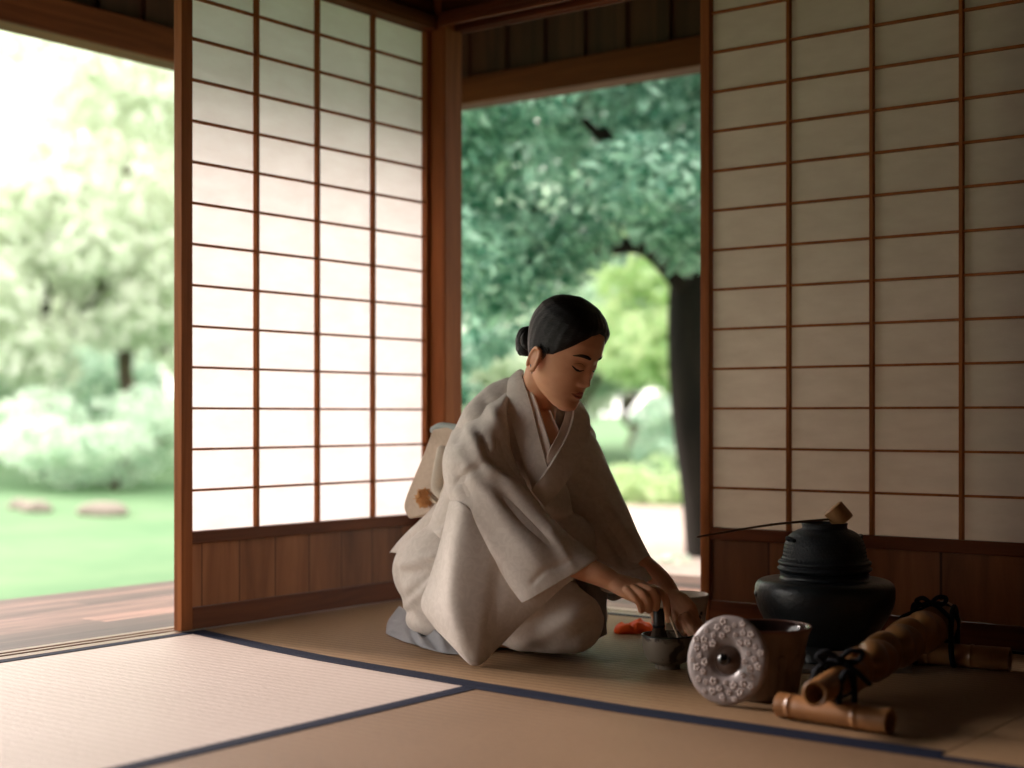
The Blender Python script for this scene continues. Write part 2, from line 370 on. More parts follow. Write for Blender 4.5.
def tatami(label, mat, x0, x1, f0, f1, borders):
    t = thing('tatami_mat', label, 'tatami mat', (0, 0, 0))
    patch('woven_rush_cover', mat, t, x0, x1, f0, f1, -.05, 0)
    for b in borders:
        patch('cloth_border', HERI, t, *b, .0002, .0016)
HW = .030
tatami('tatami mat the kneeling woman sits on, running along the back doorway', T_STRAW, .013, 2.133, lambda x: yc(x)+.001, lambda x: -.005,
       [(.013, 2.133, lambda x: yc(x)+.001, lambda x: yc(x)+HW+.004), (.013, 2.133, lambda x: -.005-HW, lambda x: -.005)])
tatami('pale sunlit tatami mat along the open garden side', T_SHEEN, .013, 1.114, lambda x: -3.22, lambda x: yc(x)-.001,
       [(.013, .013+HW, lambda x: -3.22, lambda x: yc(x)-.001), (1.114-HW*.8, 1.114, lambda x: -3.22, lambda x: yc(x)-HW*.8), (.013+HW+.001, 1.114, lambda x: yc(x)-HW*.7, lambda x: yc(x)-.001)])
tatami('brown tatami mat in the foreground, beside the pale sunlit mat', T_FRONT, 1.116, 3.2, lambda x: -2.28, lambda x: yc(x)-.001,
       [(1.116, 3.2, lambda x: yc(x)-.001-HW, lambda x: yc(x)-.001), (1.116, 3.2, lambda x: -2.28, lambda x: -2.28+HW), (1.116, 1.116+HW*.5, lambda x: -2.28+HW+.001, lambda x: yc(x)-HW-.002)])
tatami('shadowy tatami mat in the right corner beyond the bamboo fence rail', T_STRAW, 2.136, 4.79, lambda x: -1.184, lambda x: -.005,
       [(3.2, 4.79, lambda x: -1.184, lambda x: -1.184+HW)])
tatami('tatami mat behind the viewpoint', T_STRAW, 1.116, 4.79, lambda x: -5.49, lambda x: -2.282, [(1.116, 4.79, lambda x: -2.282-HW, lambda x: -2.282)])
tatami('tatami mat at the right side wall', T_STRAW, 3.202, 4.79, lambda x: -2.28, lambda x: -1.188, [(3.202, 4.79, lambda x: -1.188-HW, lambda x: -1.188)])
tatami('tatami mat in the near corner of the garden side', T_STRAW, .013, 1.114, lambda x: -5.49, lambda x: -3.222, [(.013, .013+HW, lambda x: -5.49, lambda x: -3.222)])

# ================================================================ THE GARDEN
def lawn_mat():
    m, nt, ns, ln = nmat('lawn')
    out = N(nt, 'ShaderNodeOutputMaterial'); b = N(nt, 'ShaderNodeBsdfPrincipled'); b.inputs['Roughness'].default_value = .9; b.inputs['Specular IOR Level'].default_value = .1
    tc = N(nt, 'ShaderNodeTexCoord'); n = N(nt, 'ShaderNodeTexNoise'); n.inputs['Scale'].default_value = .9; n.inputs['Detail'].default_value = 10; n.inputs['Roughness'].default_value = .7
    r = N(nt, 'ShaderNodeValToRGB'); r.color_ramp.elements[0].position = .35; r.color_ramp.elements[1].position = .68
    r.color_ramp.elements[0].color = (.10, .205, .10, 1); r.color_ramp.elements[1].color = (.165, .265, .14, 1)
    ln.new(tc.outputs['Object'], n.inputs[0]); ln.new(n.outputs[0], r.inputs[0]); ln.new(r.outputs[0], b.inputs['Base Color']); ln.new(b.outputs[0], out.inputs[0])
    return m
GZ = -.5
def ground(name, mat, pts, z, nx=1):
    m = MB(); k = len(pts); m.add([(p[0], p[1], z) for p in pts]+[(p[0], p[1], z-.5) for p in pts], [tuple(range(k)), tuple(range(2*k-1, k-1, -1))]+[(i, i+k, (i+1) % k+k, (i+1) % k) for i in range(k)])
    return struct(m, name, mat)
# gently swelling lawn
m = MB(); nn = 70; v = []; xs = [-75+150*i/nn for i in range(nn+1)]; ys = [-60+150*i/nn for i in range(nn+1)]
for yy in ys:
    for xx in xs:
        d = math.hypot(xx+1, yy-1); v.append((xx, yy, GZ+.012*max(0, d-8)+.10*noise.noise(Vector((xx*.18, yy*.18, 0)))*min(1, d/12)))
m.add(v, [(j*(nn+1)+i, j*(nn+1)+i+1, (j+1)*(nn+1)+i+1, (j+1)*(nn+1)+i) for j in range(nn) for i in range(nn)])
struct(m, 'lawn', lawn_mat())
def curvy(pts): return [cw(*p) for p in pts]
ground('path', simple('pale_gravel', (.50, .40, .35), .95, .1, nscale=6, col2=(.40, .32, .28)),
       [tuple(cw(X, D)[:2]) for X, D in ((-.9, 8.4), (3.5, 8.2), (3.5, 14.8), (1.4, 16.5), (-.4, 16.8), (-1.3, 15.5), (-1.2, 11))], -.40)

def leafmass(name, clumps, nleaf, size, mat, parent=None, seed=1, up=.5, flat=.6):
    """clumps: list of (x,y,z,r). Leaves are small pointed blades scattered over every clump's shell."""
    g = np.random.default_rng(seed); cl = np.array(clumps); k = len(cl)
    w = cl[:, 3]**2; idx = g.choice(k, nleaf, p=w/w.sum())
    d = g.normal(size=(nleaf, 3)); d /= np.linalg.norm(d, axis=1)[:, None]
    rr = cl[idx, 3]*(1-.55*g.random(nleaf)**2)
    p = cl[idx, :3]+d*rr[:, None]*np.array([1, 1, flat])
    nrm = d*.6+g.normal(size=(nleaf, 3))*.6+np.array([0, 0, up]); nrm /= np.linalg.norm(nrm, axis=1)[:, None]
    a = np.cross(nrm, g.normal(size=(nleaf, 3))); a /= np.linalg.norm(a, axis=1)[:, None]; b = np.cross(nrm, a)
    s = size*(.6+.8*g.random(nleaf))[:, None]
    q = np.stack([p-a*s, p-b*s*.45+nrm*s*.12, p+a*s, p+b*s*.45+nrm*s*.12], 1).reshape(-1, 3)
    me = bpy.data.meshes.new(name); me.vertices.add(nleaf*4); me.vertices.foreach_set('co', q.ravel())
    me.loops.add(nleaf*4); me.loops.foreach_set('vertex_index', np.arange(nleaf*4, dtype=np.int32))
    me.polygons.add(nleaf); me.polygons.foreach_set('loop_start', np.arange(0, nleaf*4, 4, dtype=np.int32)); me.polygons.foreach_set('loop_total', np.full(nleaf, 4, dtype=np.int32))
    me.update(calc_edges=True); me.materials.append(mat)
    return link(name, me, parent)
BARK = simple('bark', (.022, .018, .015), .95, .1, nscale=7, col2=(.010, .009, .008), bump=.9, bscale=25, stretch=(1, 1, .25))
BARK2 = simple('pale_bark', (.14, .105, .08), .9, .2, nscale=7, col2=(.08, .06, .045))
L_TEAL = leaf_mat('evergreen_leaves', (.03, .20, .125), (.66, .95, .80), .45, 1.0, 1.3)  # pale end of the random tint paints highlights on single leaves
L_HAZE = leaf_mat('haze_paled_leaves', (.78, .86, .72), (.93, .95, .88), .5, .3)  # bright garden haze put into the leaf colour, here and in the next
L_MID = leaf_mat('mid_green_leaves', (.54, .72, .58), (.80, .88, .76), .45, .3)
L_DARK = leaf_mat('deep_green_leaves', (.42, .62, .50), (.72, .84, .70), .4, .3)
L_LIME = leaf_mat('lime_leaves', (.46, .66, .34), (.78, .86, .56), .5, .3)

def ring_tree(name, label, X, D, h, r, mat, nl, ls, seed, trunk_h=None, tr=.14, zc=None, bark=BARK2, group=None, flat=.7, ncl=26, cr=.36):
    q = random.Random(seed); b = cw(X, D); gz = GZ+.012*max(0, math.hypot(b.x+1, b.y-1)-8)-.12
    t = thing(name, label, 'tree' if 'tree' in name or 'maple' in name else 'shrub', (b.x, b.y, gz), 0, group)
    H = h; zc = zc or H*.62; cl = []
    for i in range(ncl):
        while True:
            v = Vector((q.uniform(-1, 1), q.uniform(-1, 1), q.uniform(-1, 1)))
            if .25 < v.length < 1: break
        v *= (1/v.length)**.45
        cl.append((v.x*r*.8, v.y*r*.8, zc+v.z*(H-zc)*.85, r*cr*q.uniform(.7, 1.2)))
    leafmass('foliage', cl, nl, ls, mat, t, seed)
    if trunk_h is not None:
        m = MB(); m.tube(catmull([(0, 0, -.2), (.05*r, .03, trunk_h*.5), (-.04*r, 0, trunk_h), (.03, .02, zc+.3*(H-zc))], 4), [tr*(1.25-.8*i/12) for i in range(13)], 10)
        m.build('trunk', bark, t, smooth=True)
        for i in range(5):
            a = q.uniform(0, 6.28); m = MB(); z0 = trunk_h*q.uniform(.8, 1.2)
            m.tube(catmull([(0, 0, z0), (math.cos(a)*r*.3, math.sin(a)*r*.3, z0+.25*(H-z0)), (math.cos(a)*r*.7, math.sin(a)*r*.7, z0+.45*(H-z0))], 4), [tr*.45*(1-.09*j) for j in range(9)], 8)
            m.build('branch', bark, t, smooth=True)
    return t
# --- the near evergreen behind the doorway
b0 = cw(1.30, 10.3)
T = thing('evergreen_tree', 'large dark evergreen tree whose trunk stands at the right edge of the back doorway', 'tree', (b0.x, b0.y, GZ-.05), ROTZ)
def L0(X, D, z): return Vector((X-1.30, D-10.3, z-(GZ-.05)))
m = MB(); m.tube(catmull([L0(1.44, 10.3, -.6), L0(1.38, 10.3, .0), L0(1.27, 10.3, .75), L0(1.26, 10.35, 1.6), L0(1.45, 10.4, 2.8), L0(1.3, 10.5, 4.2)], 6), [.20*(1.1-.020*i) for i in range(31)], 16)
m.build('trunk', BARK, T, smooth=True)
for pts in ([L0(1.24, 10.3, 1.45), L0(.9, 10.0, 1.72), L0(.5, 9.6, 1.68), L0(.1, 9.2, 1.9)], [L0(1.22, 10.3, 1.7), L0(.8, 9.8, 2.2), L0(.3, 9.3, 2.6), L0(-.3, 8.8, 2.7)],
            [L0(1.3, 10.3, 2.0), L0(1.8, 10.0, 2.5), L0(2.6, 9.6, 2.7)], [L0(1.35, 10.4, 2.6), L0(1.2, 9.4, 3.3), L0(1.1, 8.4, 3.5)], [L0(1.3, 10.4, 2.4), L0(.8, 11.2, 3.0), L0(.2, 12.0, 3.3)]):
    m = MB(); c = catmull(pts, 5); m.tube(c, [.085*(1-.75*i/len(c)) for i in range(len(c))], 10); m.build('branch', BARK, T, smooth=True)
q = random.Random(5); cl = []
while len(cl) < 190:
    X, D, z = q.uniform(-1.1, 3.4), q.uniform(7.6, 11.6), q.uniform(.9, 4.6)
    px = 512+X/D*F_PX; py = HOR-(z-CZ)/D*F_PX
    if px < 405: continue
    low = np.interp(px, [300, 455, 500, 560, 620, 660, 700, 760], [330, 345, 355, 305, 270, 235, 225, 250])
    if py > low-.25/D*F_PX: continue
    v = L0(X, D, z); cl.append((v.x, v.y, v.z, q.uniform(.26, .48)))
for X, D, z, r in ((-.25, 9.3, 1.02, .22), (-.38, 9.0, .92, .2), (-.1, 9.6, 1.05, .2), (-.3, 9.2, .72, .13)):
    v = L0(X, D, z); cl.append((v.x, v.y, v.z, r))
for X, D, z, r_ in ((.95, 8.6, 1.75, .34), (1.02, 8.4, 1.52, .22), (.85, 8.3, 1.62, .2),  (1.15, 8.8, 2.0, .36), (.75, 8.5, 2.0, .34), (1.3, 9.2, 1.85, .34), (1.05, 9.2, 2.3, .38), (.5, 8.6, 1.75, .3), (1.5, 9.4, 2.0, .3), (-.2, 8.8, 1.3, .3), (-.1, 9.2, 1.15, .26), (.15, 9.0, 1.45, .28)):
    v = L0(X, D, z); cl.append((v.x, v.y, v.z, r_))
leafmass('foliage', cl, 90000, .050, L_TEAL, T, 3, up=.9, flat=.62)
# --- farther garden seen through the back doorway
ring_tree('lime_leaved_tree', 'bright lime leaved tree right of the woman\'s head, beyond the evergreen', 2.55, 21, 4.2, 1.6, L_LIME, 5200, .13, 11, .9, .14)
ring_tree('lime_leaved_tree', 'pale lime tree low at the left of the back doorway', -.9, 24, 3.1, 1.7, L_HAZE, 4200, .15, 12, .8)
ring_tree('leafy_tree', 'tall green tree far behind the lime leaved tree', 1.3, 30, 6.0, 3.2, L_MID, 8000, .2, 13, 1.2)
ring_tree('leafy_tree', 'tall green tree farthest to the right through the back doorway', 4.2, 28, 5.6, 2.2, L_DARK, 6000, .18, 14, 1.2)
ring_tree('leafy_shrub', 'rounded teal shrub left of the evergreen trunk', 2.25, 18.5, 1.55, .75, L_DARK, 2600, .08, 15, zc=.85)
ring_tree('leafy_shrub', 'low grassy green clump at the edge of the gravel path', 1.75, 17.0, .62, .9, L_LIME, 2200, .07, 16, zc=.3)
ring_tree('leafy_shrub', 'small dark shrub at the foot of the evergreen trunk', 1.15, 9.7, .22, .42, L_DARK, 900, .035, 17, zc=.08)
ring_tree('leafy_tree', 'wide pale tree seen low behind the evergreen', -.2, 34, 4.6, 3.6, L_HAZE, 7000, .24, 18, 1.0)
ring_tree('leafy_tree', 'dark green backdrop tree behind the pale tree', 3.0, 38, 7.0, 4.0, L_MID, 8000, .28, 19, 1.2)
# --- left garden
ring_tree('pale_maple', 'tallest pale maple next to the free edge of the bright screen', -6.5, 25, 8.8, 3.2, L_HAZE, 14000, .15, 21, 2.2, .16, flat=.5, ncl=40)
ring_tree('pale_maple', 'pale maple with a dark slender trunk at the middle of the garden view', -7.4, 23.5, 5.2, 2.0, L_HAZE, 7500, .13, 22, 1.7, .14, bark=BARK, flat=.5, ncl=30)
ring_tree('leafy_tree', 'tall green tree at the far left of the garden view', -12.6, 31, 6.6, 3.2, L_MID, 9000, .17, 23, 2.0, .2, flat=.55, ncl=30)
ring_tree('leafy_tree', 'wide soft green tree at the back of the garden view', -9.6, 40, 8.2, 4.8, L_HAZE, 10000, .22, 24, 2.4, .2, ncl=34)
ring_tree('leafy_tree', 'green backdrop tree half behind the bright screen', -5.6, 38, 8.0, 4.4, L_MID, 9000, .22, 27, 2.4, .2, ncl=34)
ring_tree('layered_shrub', 'wide low green shrub along the lawn below the tallest maple', -5.6, 20.5, 1.35, 2.0, L_MID, 7200, .07, 25, .4, .07, flat=.35, ncl=34, cr=.24)
ring_tree('layered_shrub', 'taller spreading green shrub behind the wide low shrub', -8.9, 23, 2.6, 1.3, L_MID, 4200, .09, 26, .5, .08, flat=.4, ncl=20)
ring_tree('layered_shrub', 'dark bushy shrub behind the slender maple trunk', -9.6, 29, 2.9, 2.6, L_DARK, 7000, .12, 28, .5, .08, flat=.5, ncl=26)
ring_tree('layered_shrub', 'low green shrub on the lawn rim at the far left edge', -11.4, 30, 2.2, 2.2, L_MID, 5000, .12, 29, .4, .08, flat=.5)
ROCK = simple('pale_rock', (.36, .30, .27), .9, .1, nscale=5, col2=(.27, .23, .2))
def rock(name, label, X, D, r, seed, cat='rock'):
    m = MB(); q = random.Random(seed); m.ell((0, 0, 0), r, seg=20, rg=12); c = Vector((q.random()*9, q.random()*9, 0))
    m.v = [p*(1+.28*noise.noise(p*(1.6/r[0])+c)) for p in m.v]
    b = cw(X, D); gz = GZ+.012*max(0, math.hypot(b.x+1, b.y-1)-8)
    o = m.build(name, ROCK, smooth=True, loc=(b.x, b.y, gz+r[2]*.45), rotz=ROTZ); tag(o, label, cat)
rock('garden_rock', 'flat pale stone on the lawn near the free edge of the bright screen', -4.35, 15.7, (.25, .20, .09), 1)
rock('garden_rock', 'rounded pale stone on the lawn at the left', -5.15, 16.0, (.16, .14, .09), 2)
rock('garden_rock', 'small pale stone at the left edge of the lawn view', -5.45, 16.4, (.14, .12, .08), 3)

# ================================================================ CAMERA, SKY
cd = bpy.data.cameras.new('camera'); cam = bpy.data.objects.new('camera', cd); COL.objects.link(cam)
cam.location = (CAM[0], CAM[1], CZ); cam.rotation_euler = (math.radians(90), 0, ROTZ)
cd.sensor_width = 36; cd.lens = F_PX*36/1024; cd.shift_y = (HOR-384)/1024; cd.clip_start = .05; cd.clip_end = 300
cd.dof.use_dof = True; cd.dof.focus_distance = 3.5; cd.dof.aperture_fstop = 1.55
SC.camera = cam
w = bpy.data.worlds.new('sky'); SC.world = w; w.use_nodes = True
bg = w.node_tree.nodes['Background']; bg.inputs[0].default_value = (1, .94, .88, 1); bg.inputs[1].default_value = 2.6
sl = bpy.data.lights.new('sun', 'SUN'); sl.energy = 6.6; sl.angle = math.radians(20); sl.color = (1, .87, .81)
so = bpy.data.objects.new('sun', sl); COL.objects.link(so)
sd = Vector((-.86, .03, .385)).normalized()       # towards the sun
so.rotation_euler = sd.to_track_quat('Z', 'Y').to_euler()
SC.view_settings.view_transform = 'Standard'; SC.view_settings.look = 'None'; SC.view_settings.gamma = 1
SC.view_settings.use_curve_mapping = False; SC.view_settings.exposure = .42
SC.cycles.use_denoising = True
SC.cycles.max_bounces = 10; SC.cycles.diffuse_bounces = 6; SC.cycles.transmission_bounces = 8; SC.cycles.sample_clamp_indirect = 8
# ================================================================ TEA THINGS  (every thing stands in a frame turned like the view: x across, y away)
def tthing(name, label, cat, X, D, z=0, group=None):
    b = cw(X, D, z); return thing(name, label, cat, tuple(b), ROTZ, group)
IRON = simple('cast_iron', (.009, .013, .018), .5, .35, nscale=30, col2=(.018, .024, .030), bump=.7, bscale=160)
IRON2 = simple('bronze_brazier', (.008, .011, .014), .36, .5, nscale=14, col2=(.016, .022, .028), bump=.35, bscale=90)
LACQ = simple('black_lacquer', (.005, .005, .006), .08, .6, coat=.5)
BOARDM = simple('brazier_board', (.17, .14, .12), .35, .5)
BAMB = wood('smoked_bamboo', (.46, .22, .085), (.24, .10, .035), (3, 3, 3), .32, spec=.6)
BAMB2 = wood('tortoise_bamboo', (.44, .20, .062), (.22, .09, .026), (5, 5, 5), .4, spec=.5)
BAMBL = wood('pale_bamboo', (.50, .27, .11), (.34, .17, .07), (12, 12, 2), .45, spec=.4)
CORD = simple('black_cord', (.008, .009, .013), .8, .2, bump=.6, bscale=500)
# --- board under the brazier
bx, bd = .728, 3.44
o = MB().box((-.165, -.15, 0), (.165, .15, .011)).build('brazier_board', BOARDM, loc=tuple(cw(bx, bd, .0004)), rotz=ROTZ, bevel=.002)
tag(o, 'thin dark board lying on the mat under the black brazier', 'board')
# --- brazier
t = tthing('brazier', 'wide shouldered black brazier on three legs, carrying the kettle', 'brazier', bx, bd, .0118)
def sm(prof, k=4):
    return [(max(p.x, 0), p.y) for p in catmull([Vector((a, b, 0)) for a, b in prof], k)]
body = sm([(.085, .028), (.100, .036), (.122, .062), (.143, .094), (.156, .122), (.1605, .146), (.159, .168), (.149, .180), (.130, .184), (.108, .184), (.101, .189), (.103, .197)])
inner = [(.095, .197), (.094, .185), (.12, .16), (.12, .1), (.07, .05), (0, .045)]
m = MB().lathe([(0, .024)]+body+inner, 64); m.build('bowl', IRON2, t, smooth=True, sharp=50)
for a in (-55, 65, 185, 270):
    if a == 270: continue
    r = math.radians(a-60); d = Vector((math.cos(r), math.sin(r), 0)); s = Vector((-d.y, d.x, 0))
    m = MB(); rs = []
    for z, ro, ri, w_ in ((.075, .112, .085, .062), (.045, .104, .078, .046), (.02, .098, .082, .030), (.004, .102, .084, .024), (0, .104, .083, .025)):
        ring = []
        for j in range(16):
            an = 2*math.pi*j/16; ring.append(d*((ro+ri)/2+(ro-ri)/2*math.cos(an))+s*w_*math.sin(an)+Vector((0, 0, z)))
        rs.append(ring)
    m.rings(rs); m.build('leg', IRON2, t, smooth=True, recalc=True)
for sg in (-1, 1):
    m = MB(); m.ell((sg*.150, 0, .150), (.014, .022, .015), seg=16, rg=10); m.build('lug', IRON2, t, smooth=True)
# --- kettle
t = tthing('iron_kettle', 'domed black iron kettle seated in the brazier', 'kettle', bx, bd, .1)
kp = sm([(.02, .062), (.07, .066), (.092, .085), (.096, .103), (.098, .110), (.1065, .116), (.1085, .1205), (.104, .125), (.103, .1275), (.1065, .131), (.1065, .136), (.100, .140), (.0955, .150), (.0935, .166), (.089, .182), (.079, .198), (.064, .208), (.0535, .212), (.0515, .218), (.053, .224), (.050, .2255), (.047, .222), (.047, .210)], 4)
m = MB().lathe([(0, .062)]+kp+[(.05, .2), (.06, .18), (0, .17)], 72); m.build('body', IRON, t, smooth=True, sharp=60)
m = MB()      # water surface
m.lathe([(0, .1745), (.06, .1745), (.06, .173), (0, .173)], 32); m.build('water', simple('dark_water', (.01, .012, .012), .05, .6), t, smooth=False)
for a in (200, 20):
    r = math.radians(a); m = MB(); c = Vector((.086*math.cos(r), .086*math.sin(r), .186)); s = Vector((-math.sin(r), math.cos(r), 0))
    pts = [c+s*.012*math.cos(q_)+Vector((math.cos(r), math.sin(r), .6)).normalized()*.014*math.sin(q_) for q_ in [i*math.pi/8 for i in range(9)]]
    m.tube(pts, .0042, 8); m.build('lug', IRON, t, smooth=True)
# raised grain (arare) in rows on the dome
m = MB()
for row in range(7):
    z = .142+row*.0085; r = float(np.interp(z, [.140, .150, .166, .182, .198, .208], [.100, .0955, .0935, .089, .079, .064]))
    for j in range(64):
        a = 2*math.pi*(j+.5*(row % 2))/64; m.ell((r*math.cos(a), r*math.sin(a), z), (.0019, .0019, .0019), seg=5, rg=4)
m.build('raised_dots', IRON, t, smooth=True)
# --- ladle
t = tthing('bamboo_ladle', 'bamboo ladle laid across the mouth of the kettle, cup to the right', 'ladle', .758, 3.43, .3445)
ax = Vector((.60, -.10, -.74)).normalized()
Rm = ax.to_track_quat('Z', 'Y').to_matrix()
pr = [(0, -.0235), (.0205, -.0235), (.0232, -.021), (.0238, .018), (.0225, .0235), (.0205, .0235), (.0200, -.019), (0, -.0195)]
pr = [(a_*1.09, b_*.93) for a_, b_ in pr]; m = MB().lathe(pr, 32); m.v = [Rm @ p for p in m.v]; m.build('cup', BAMBL, t, smooth=True, sharp=40)
h0 = Vector((-.018, .0, -.010))
end = Vector((.407-.758, 3.25-3.43, .308-.3445)); mid = Vector((.585-.758, 3.335-3.43, .3225-.3445+.006))
m = MB(); c = catmull([h0, mid, end], 8); m.tube(c, [(.0030-.0008*i/16) for i in range(17)], 8); m.ell(mid, (.0042, .0036, .0036), seg=8, rg=6)
m.build('handle', simple('dark_bamboo', (.085, .045, .022), .5, .4), t, smooth=True)
# --- lidded water jar
STONE = simple('brown_glaze', (.25, .175, .13), .42, .5, nscale=18, col2=(.15, .10, .075), bump=.5, bscale=70)
GLZ = simple('dark_inner_glaze', (.035, .018, .016), .12, .6)
t = tthing('water_jar', 'open brown ribbed water jar behind the leaning round lid', 'jar', .516, 3.014, .0006)
m = MB(); seg = 96; rs = []
prof = [(.060, 0), (.0635, .002), (.066, .008), (.069, .03), (.073, .06), (.0775, .09), (.083, .115), (.089, .132), (.0925, .140), (.0935, .1435)]
for r, z in prof:
    rs.append([Vector(((r+(.0022*abs(math.sin(12*a)) if .01 < z < .125 else 0))*math.cos(a), (r+(.0022*abs(math.sin(12*a)) if .01 < z < .125 else 0))*math.sin(a), z)) for a in [2*math.pi*j/seg for j in range(seg)]])
for r, z in ((.0925, .1455), (.0895, .144), (.086, .136), (.078, .115), (.07, .06), (.06, .012), (.0, .012)):
    rs.append([Vector((max(r, 1e-4)*math.cos(a), max(r, 1e-4)*math.sin(a), z)) for a in [2*math.pi*j/seg for j in range(seg)]])
m.rings(rs[:10]); m2 = MB(); m2.rings(rs[9:])
m.f = [f for f in m.f if len(f) < 20 or f[0] > f[-1]]
m.build('body', STONE, t, smooth=True, sharp=50); m2.f = [f for f in m2.f if len(f) < 20 or f[0] < f[-1]]
m2.build('glazed_inside', GLZ, t, smooth=True)
m = MB(); m.tube([Vector((.0925*math.cos(a), .0925*math.sin(a), .1445)) for a in [2*math.pi*j/64 for j in range(65)]], .0026, 8, cap=False); m.build('rim', simple('red_brown_rim', (.16, .055, .035), .3, .5), t, smooth=True)
m = MB()
for k in range(12):           # oval medallions in relief
    a = 2*math.pi*(k+.5)/12; c = Vector((.0775*math.cos(a), .0775*math.sin(a), .078)); d = Vector((math.cos(a), math.sin(a), -.25)).normalized(); s = Vector((-d.y, d.x, 0)).normalized(); u = d.cross(s)
    m.tube([c+s*.010*math.cos(q_)+u*.017*math.sin(q_) for q_ in [2*math.pi*i/20 for i in range(21)]], .0018, 6, cap=False)
m.build('medallion_relief', STONE, t, smooth=True)
# --- the lid
LIDM = simple('grey_lilac_relief_glaze', (.36, .30, .29), .32, .5, nscale=26, col2=(.26, .21, .20), bump=.3, bscale=60)
n_ = Vector((-.57, -.78, .20)).normalized()
t = tthing('jar_lid', 'round grey lilac lid with flower relief and black knob, leaning upright against the brown jar', 'lid', .428, 2.915)
RL = n_.to_track_quat('Z', 'Y').to_matrix(); cc = Vector((0, .022, .0885))
m = MB().lathe([(0, -.006), (.084, -.006), (.0885, -.002), (.0885, .002), (.085, .0055), (.078, .0065), (.045, .0050), (.036, .0035), (.031, -.002), (.024, -.004), (0, -.0045)], 72)
m.v = [cc+RL @ p for p in m.v]; m.build('disc', LIDM, t, smooth=True, sharp=60)
g = random.Random(4); m = MB()
for k in range(46):
    a = k*2.399963; r = math.sqrt(.0415**2+(.080**2-.0415**2)*(k+.5)/46); c = Vector((r*math.cos(a), r*math.sin(a), .0062))
    for j in range(5):
        b_ = a+j*math.pi*.4+.4; s_ = .0044*(1+.2*math.sin(k*2.1)); m.ell(c+Vector((math.cos(b_)*s_, math.sin(b_)*s_, 0)), (s_*.62, s_*.62, .0026), seg=10, rg=6)
m.v = [cc+RL @ p for p in m.v]; m.build('flower_relief', simple('raised_pale_glaze', (.66, .56, .53), .3, .5), t, smooth=True)
m = MB().lathe([(0, -.0044), (.029, -.0035), (.0285, -.0008), (.0, -.0012)], 40); m.v = [cc+RL @ p for p in m.v]; m.build('recess', simple('brown_recess', (.12, .075, .06), .15, .6), t, smooth=True)
m = MB(); m.tube([(0, 0, -.001), (0, 0, .008), (0, 0, .012)], [.008, .006, .007], 16); m.ell((0, 0, .017), (.0125, .0125, .009), seg=20, rg=12)
m.v = [cc+RL @ p for p in m.v]; m.build('knob', LACQ, t, smooth=True)
# --- tea caddy
t = tthing('tea_caddy', 'small black lacquer tea caddy hidden behind the leaning lid', 'caddy', .4115, 3.165)
MB().lathe(sm([(.024, 0), (.031, .006), (.0345, .022), (.0345, .0395)])+[(0, .0395)], 40).build('body', LACQ, t, smooth=True, sharp=50)
MB().lathe([(.0345, .040)]+sm([(.0352, .041), (.0352, .052), (.029, .062), (.015, .066), (.001, .0665)]), 40).build('lid', LACQ, t, smooth=True, sharp=50)
# --- tea bowl
def pattern_mat(name, base, ink, scale, thr, rough=.4):
    m, nt, ns, ln = nmat(name)
    out = N(nt, 'ShaderNodeOutputMaterial'); b = N(nt, 'ShaderNodeBsdfPrincipled'); b.inputs['Roughness'].default_value = rough
    tc = N(nt, 'ShaderNodeTexCoord'); n = N(nt, 'ShaderNodeTexNoise'); n.inputs['Scale'].default_value = scale; n.inputs['Detail'].default_value = 5; n.inputs['Distortion'].default_value = 1.2
    r = N(nt, 'ShaderNodeValToRGB'); r.color_ramp.elements[0].position = thr; r.color_ramp.elements[1].position = thr+.08
    r.color_ramp.elements[0].color = c4(base); r.color_ramp.elements[1].color = c4(ink)
    ln.new(tc.outputs['Object'], n.inputs[0]); ln.new(n.outputs[0], r.inputs[0]); ln.new(r.outputs[0], b.inputs['Base Color']); ln.new(b.outputs[0], out.inputs[0])
    return m
t = tthing('tea_bowl', 'grey brown patterned tea bowl the woman whisks in', 'bowl', .355, 3.365)
MB().lathe([(0, .004), (.022, .004), (.024, 0), (.0285, 0), (.0285, .008)]+sm([(.030, .010), (.045, .018), (.054, .036), (.0575, .055), (.0592, .0745)])+[(.0580, .0765), (.0565, .0745)]+sm([(.0560, .072), (.0545, .055), (.050, .036), (.035, .018), (.001, .013)]), 64).build('body', pattern_mat('raku_glaze', (.24, .20, .155), (.055, .038, .03), 22, .52), t, smooth=True, sharp=60)
MB().lathe([(0, .0275), (.040, .0275), (.0395, .0285), (0, .0285)], 40).build('matcha', simple('green_tea', (.09, .13, .02), .5), t)
m = MB(); m.tube([Vector((.0586*math.cos(a), .0586*math.sin(a), .0757)) for a in [2*math.pi*j/64 for j in range(65)]], .0019, 8, cap=False); m.build('rim', simple('green_black_rim', (.022, .03, .026), .3), t, smooth=True)
# --- whisk
t = tthing('tea_whisk', 'dark bamboo tea whisk upright in the bowl, held by the right hand', 'whisk', .336, 3.378, .030)
MB().lathe([(0, .105)]+[(.0115, .105), (.0125, .1035), (.0128, .062), (.0125, .060), (0, .060)], 24).build('handle', simple('dark_whisk_handle', (.02, .018, .018), .4), t, smooth=True, sharp=40)
MB().lathe([(.0132, .066), (.0142, .063), (.0132, .060)], 24).build('binding', CORD, t, smooth=True)
m = MB()
for k in range(56):
    a = 2*math.pi*k/56; d = Vector((math.cos(a), math.sin(a), 0))
    m.tube([d*.0118+Vector((0, 0, .062)), d*.020+Vector((0, 0, .034)), d*.024+Vector((0, 0, .012)), d*.021+Vector((0, 0, .004))], [.0010, .0009, .0007, .0005], 4)
m.build('tines', simple('whisk_tines', (.085, .055, .035), .6), t, smooth=True)
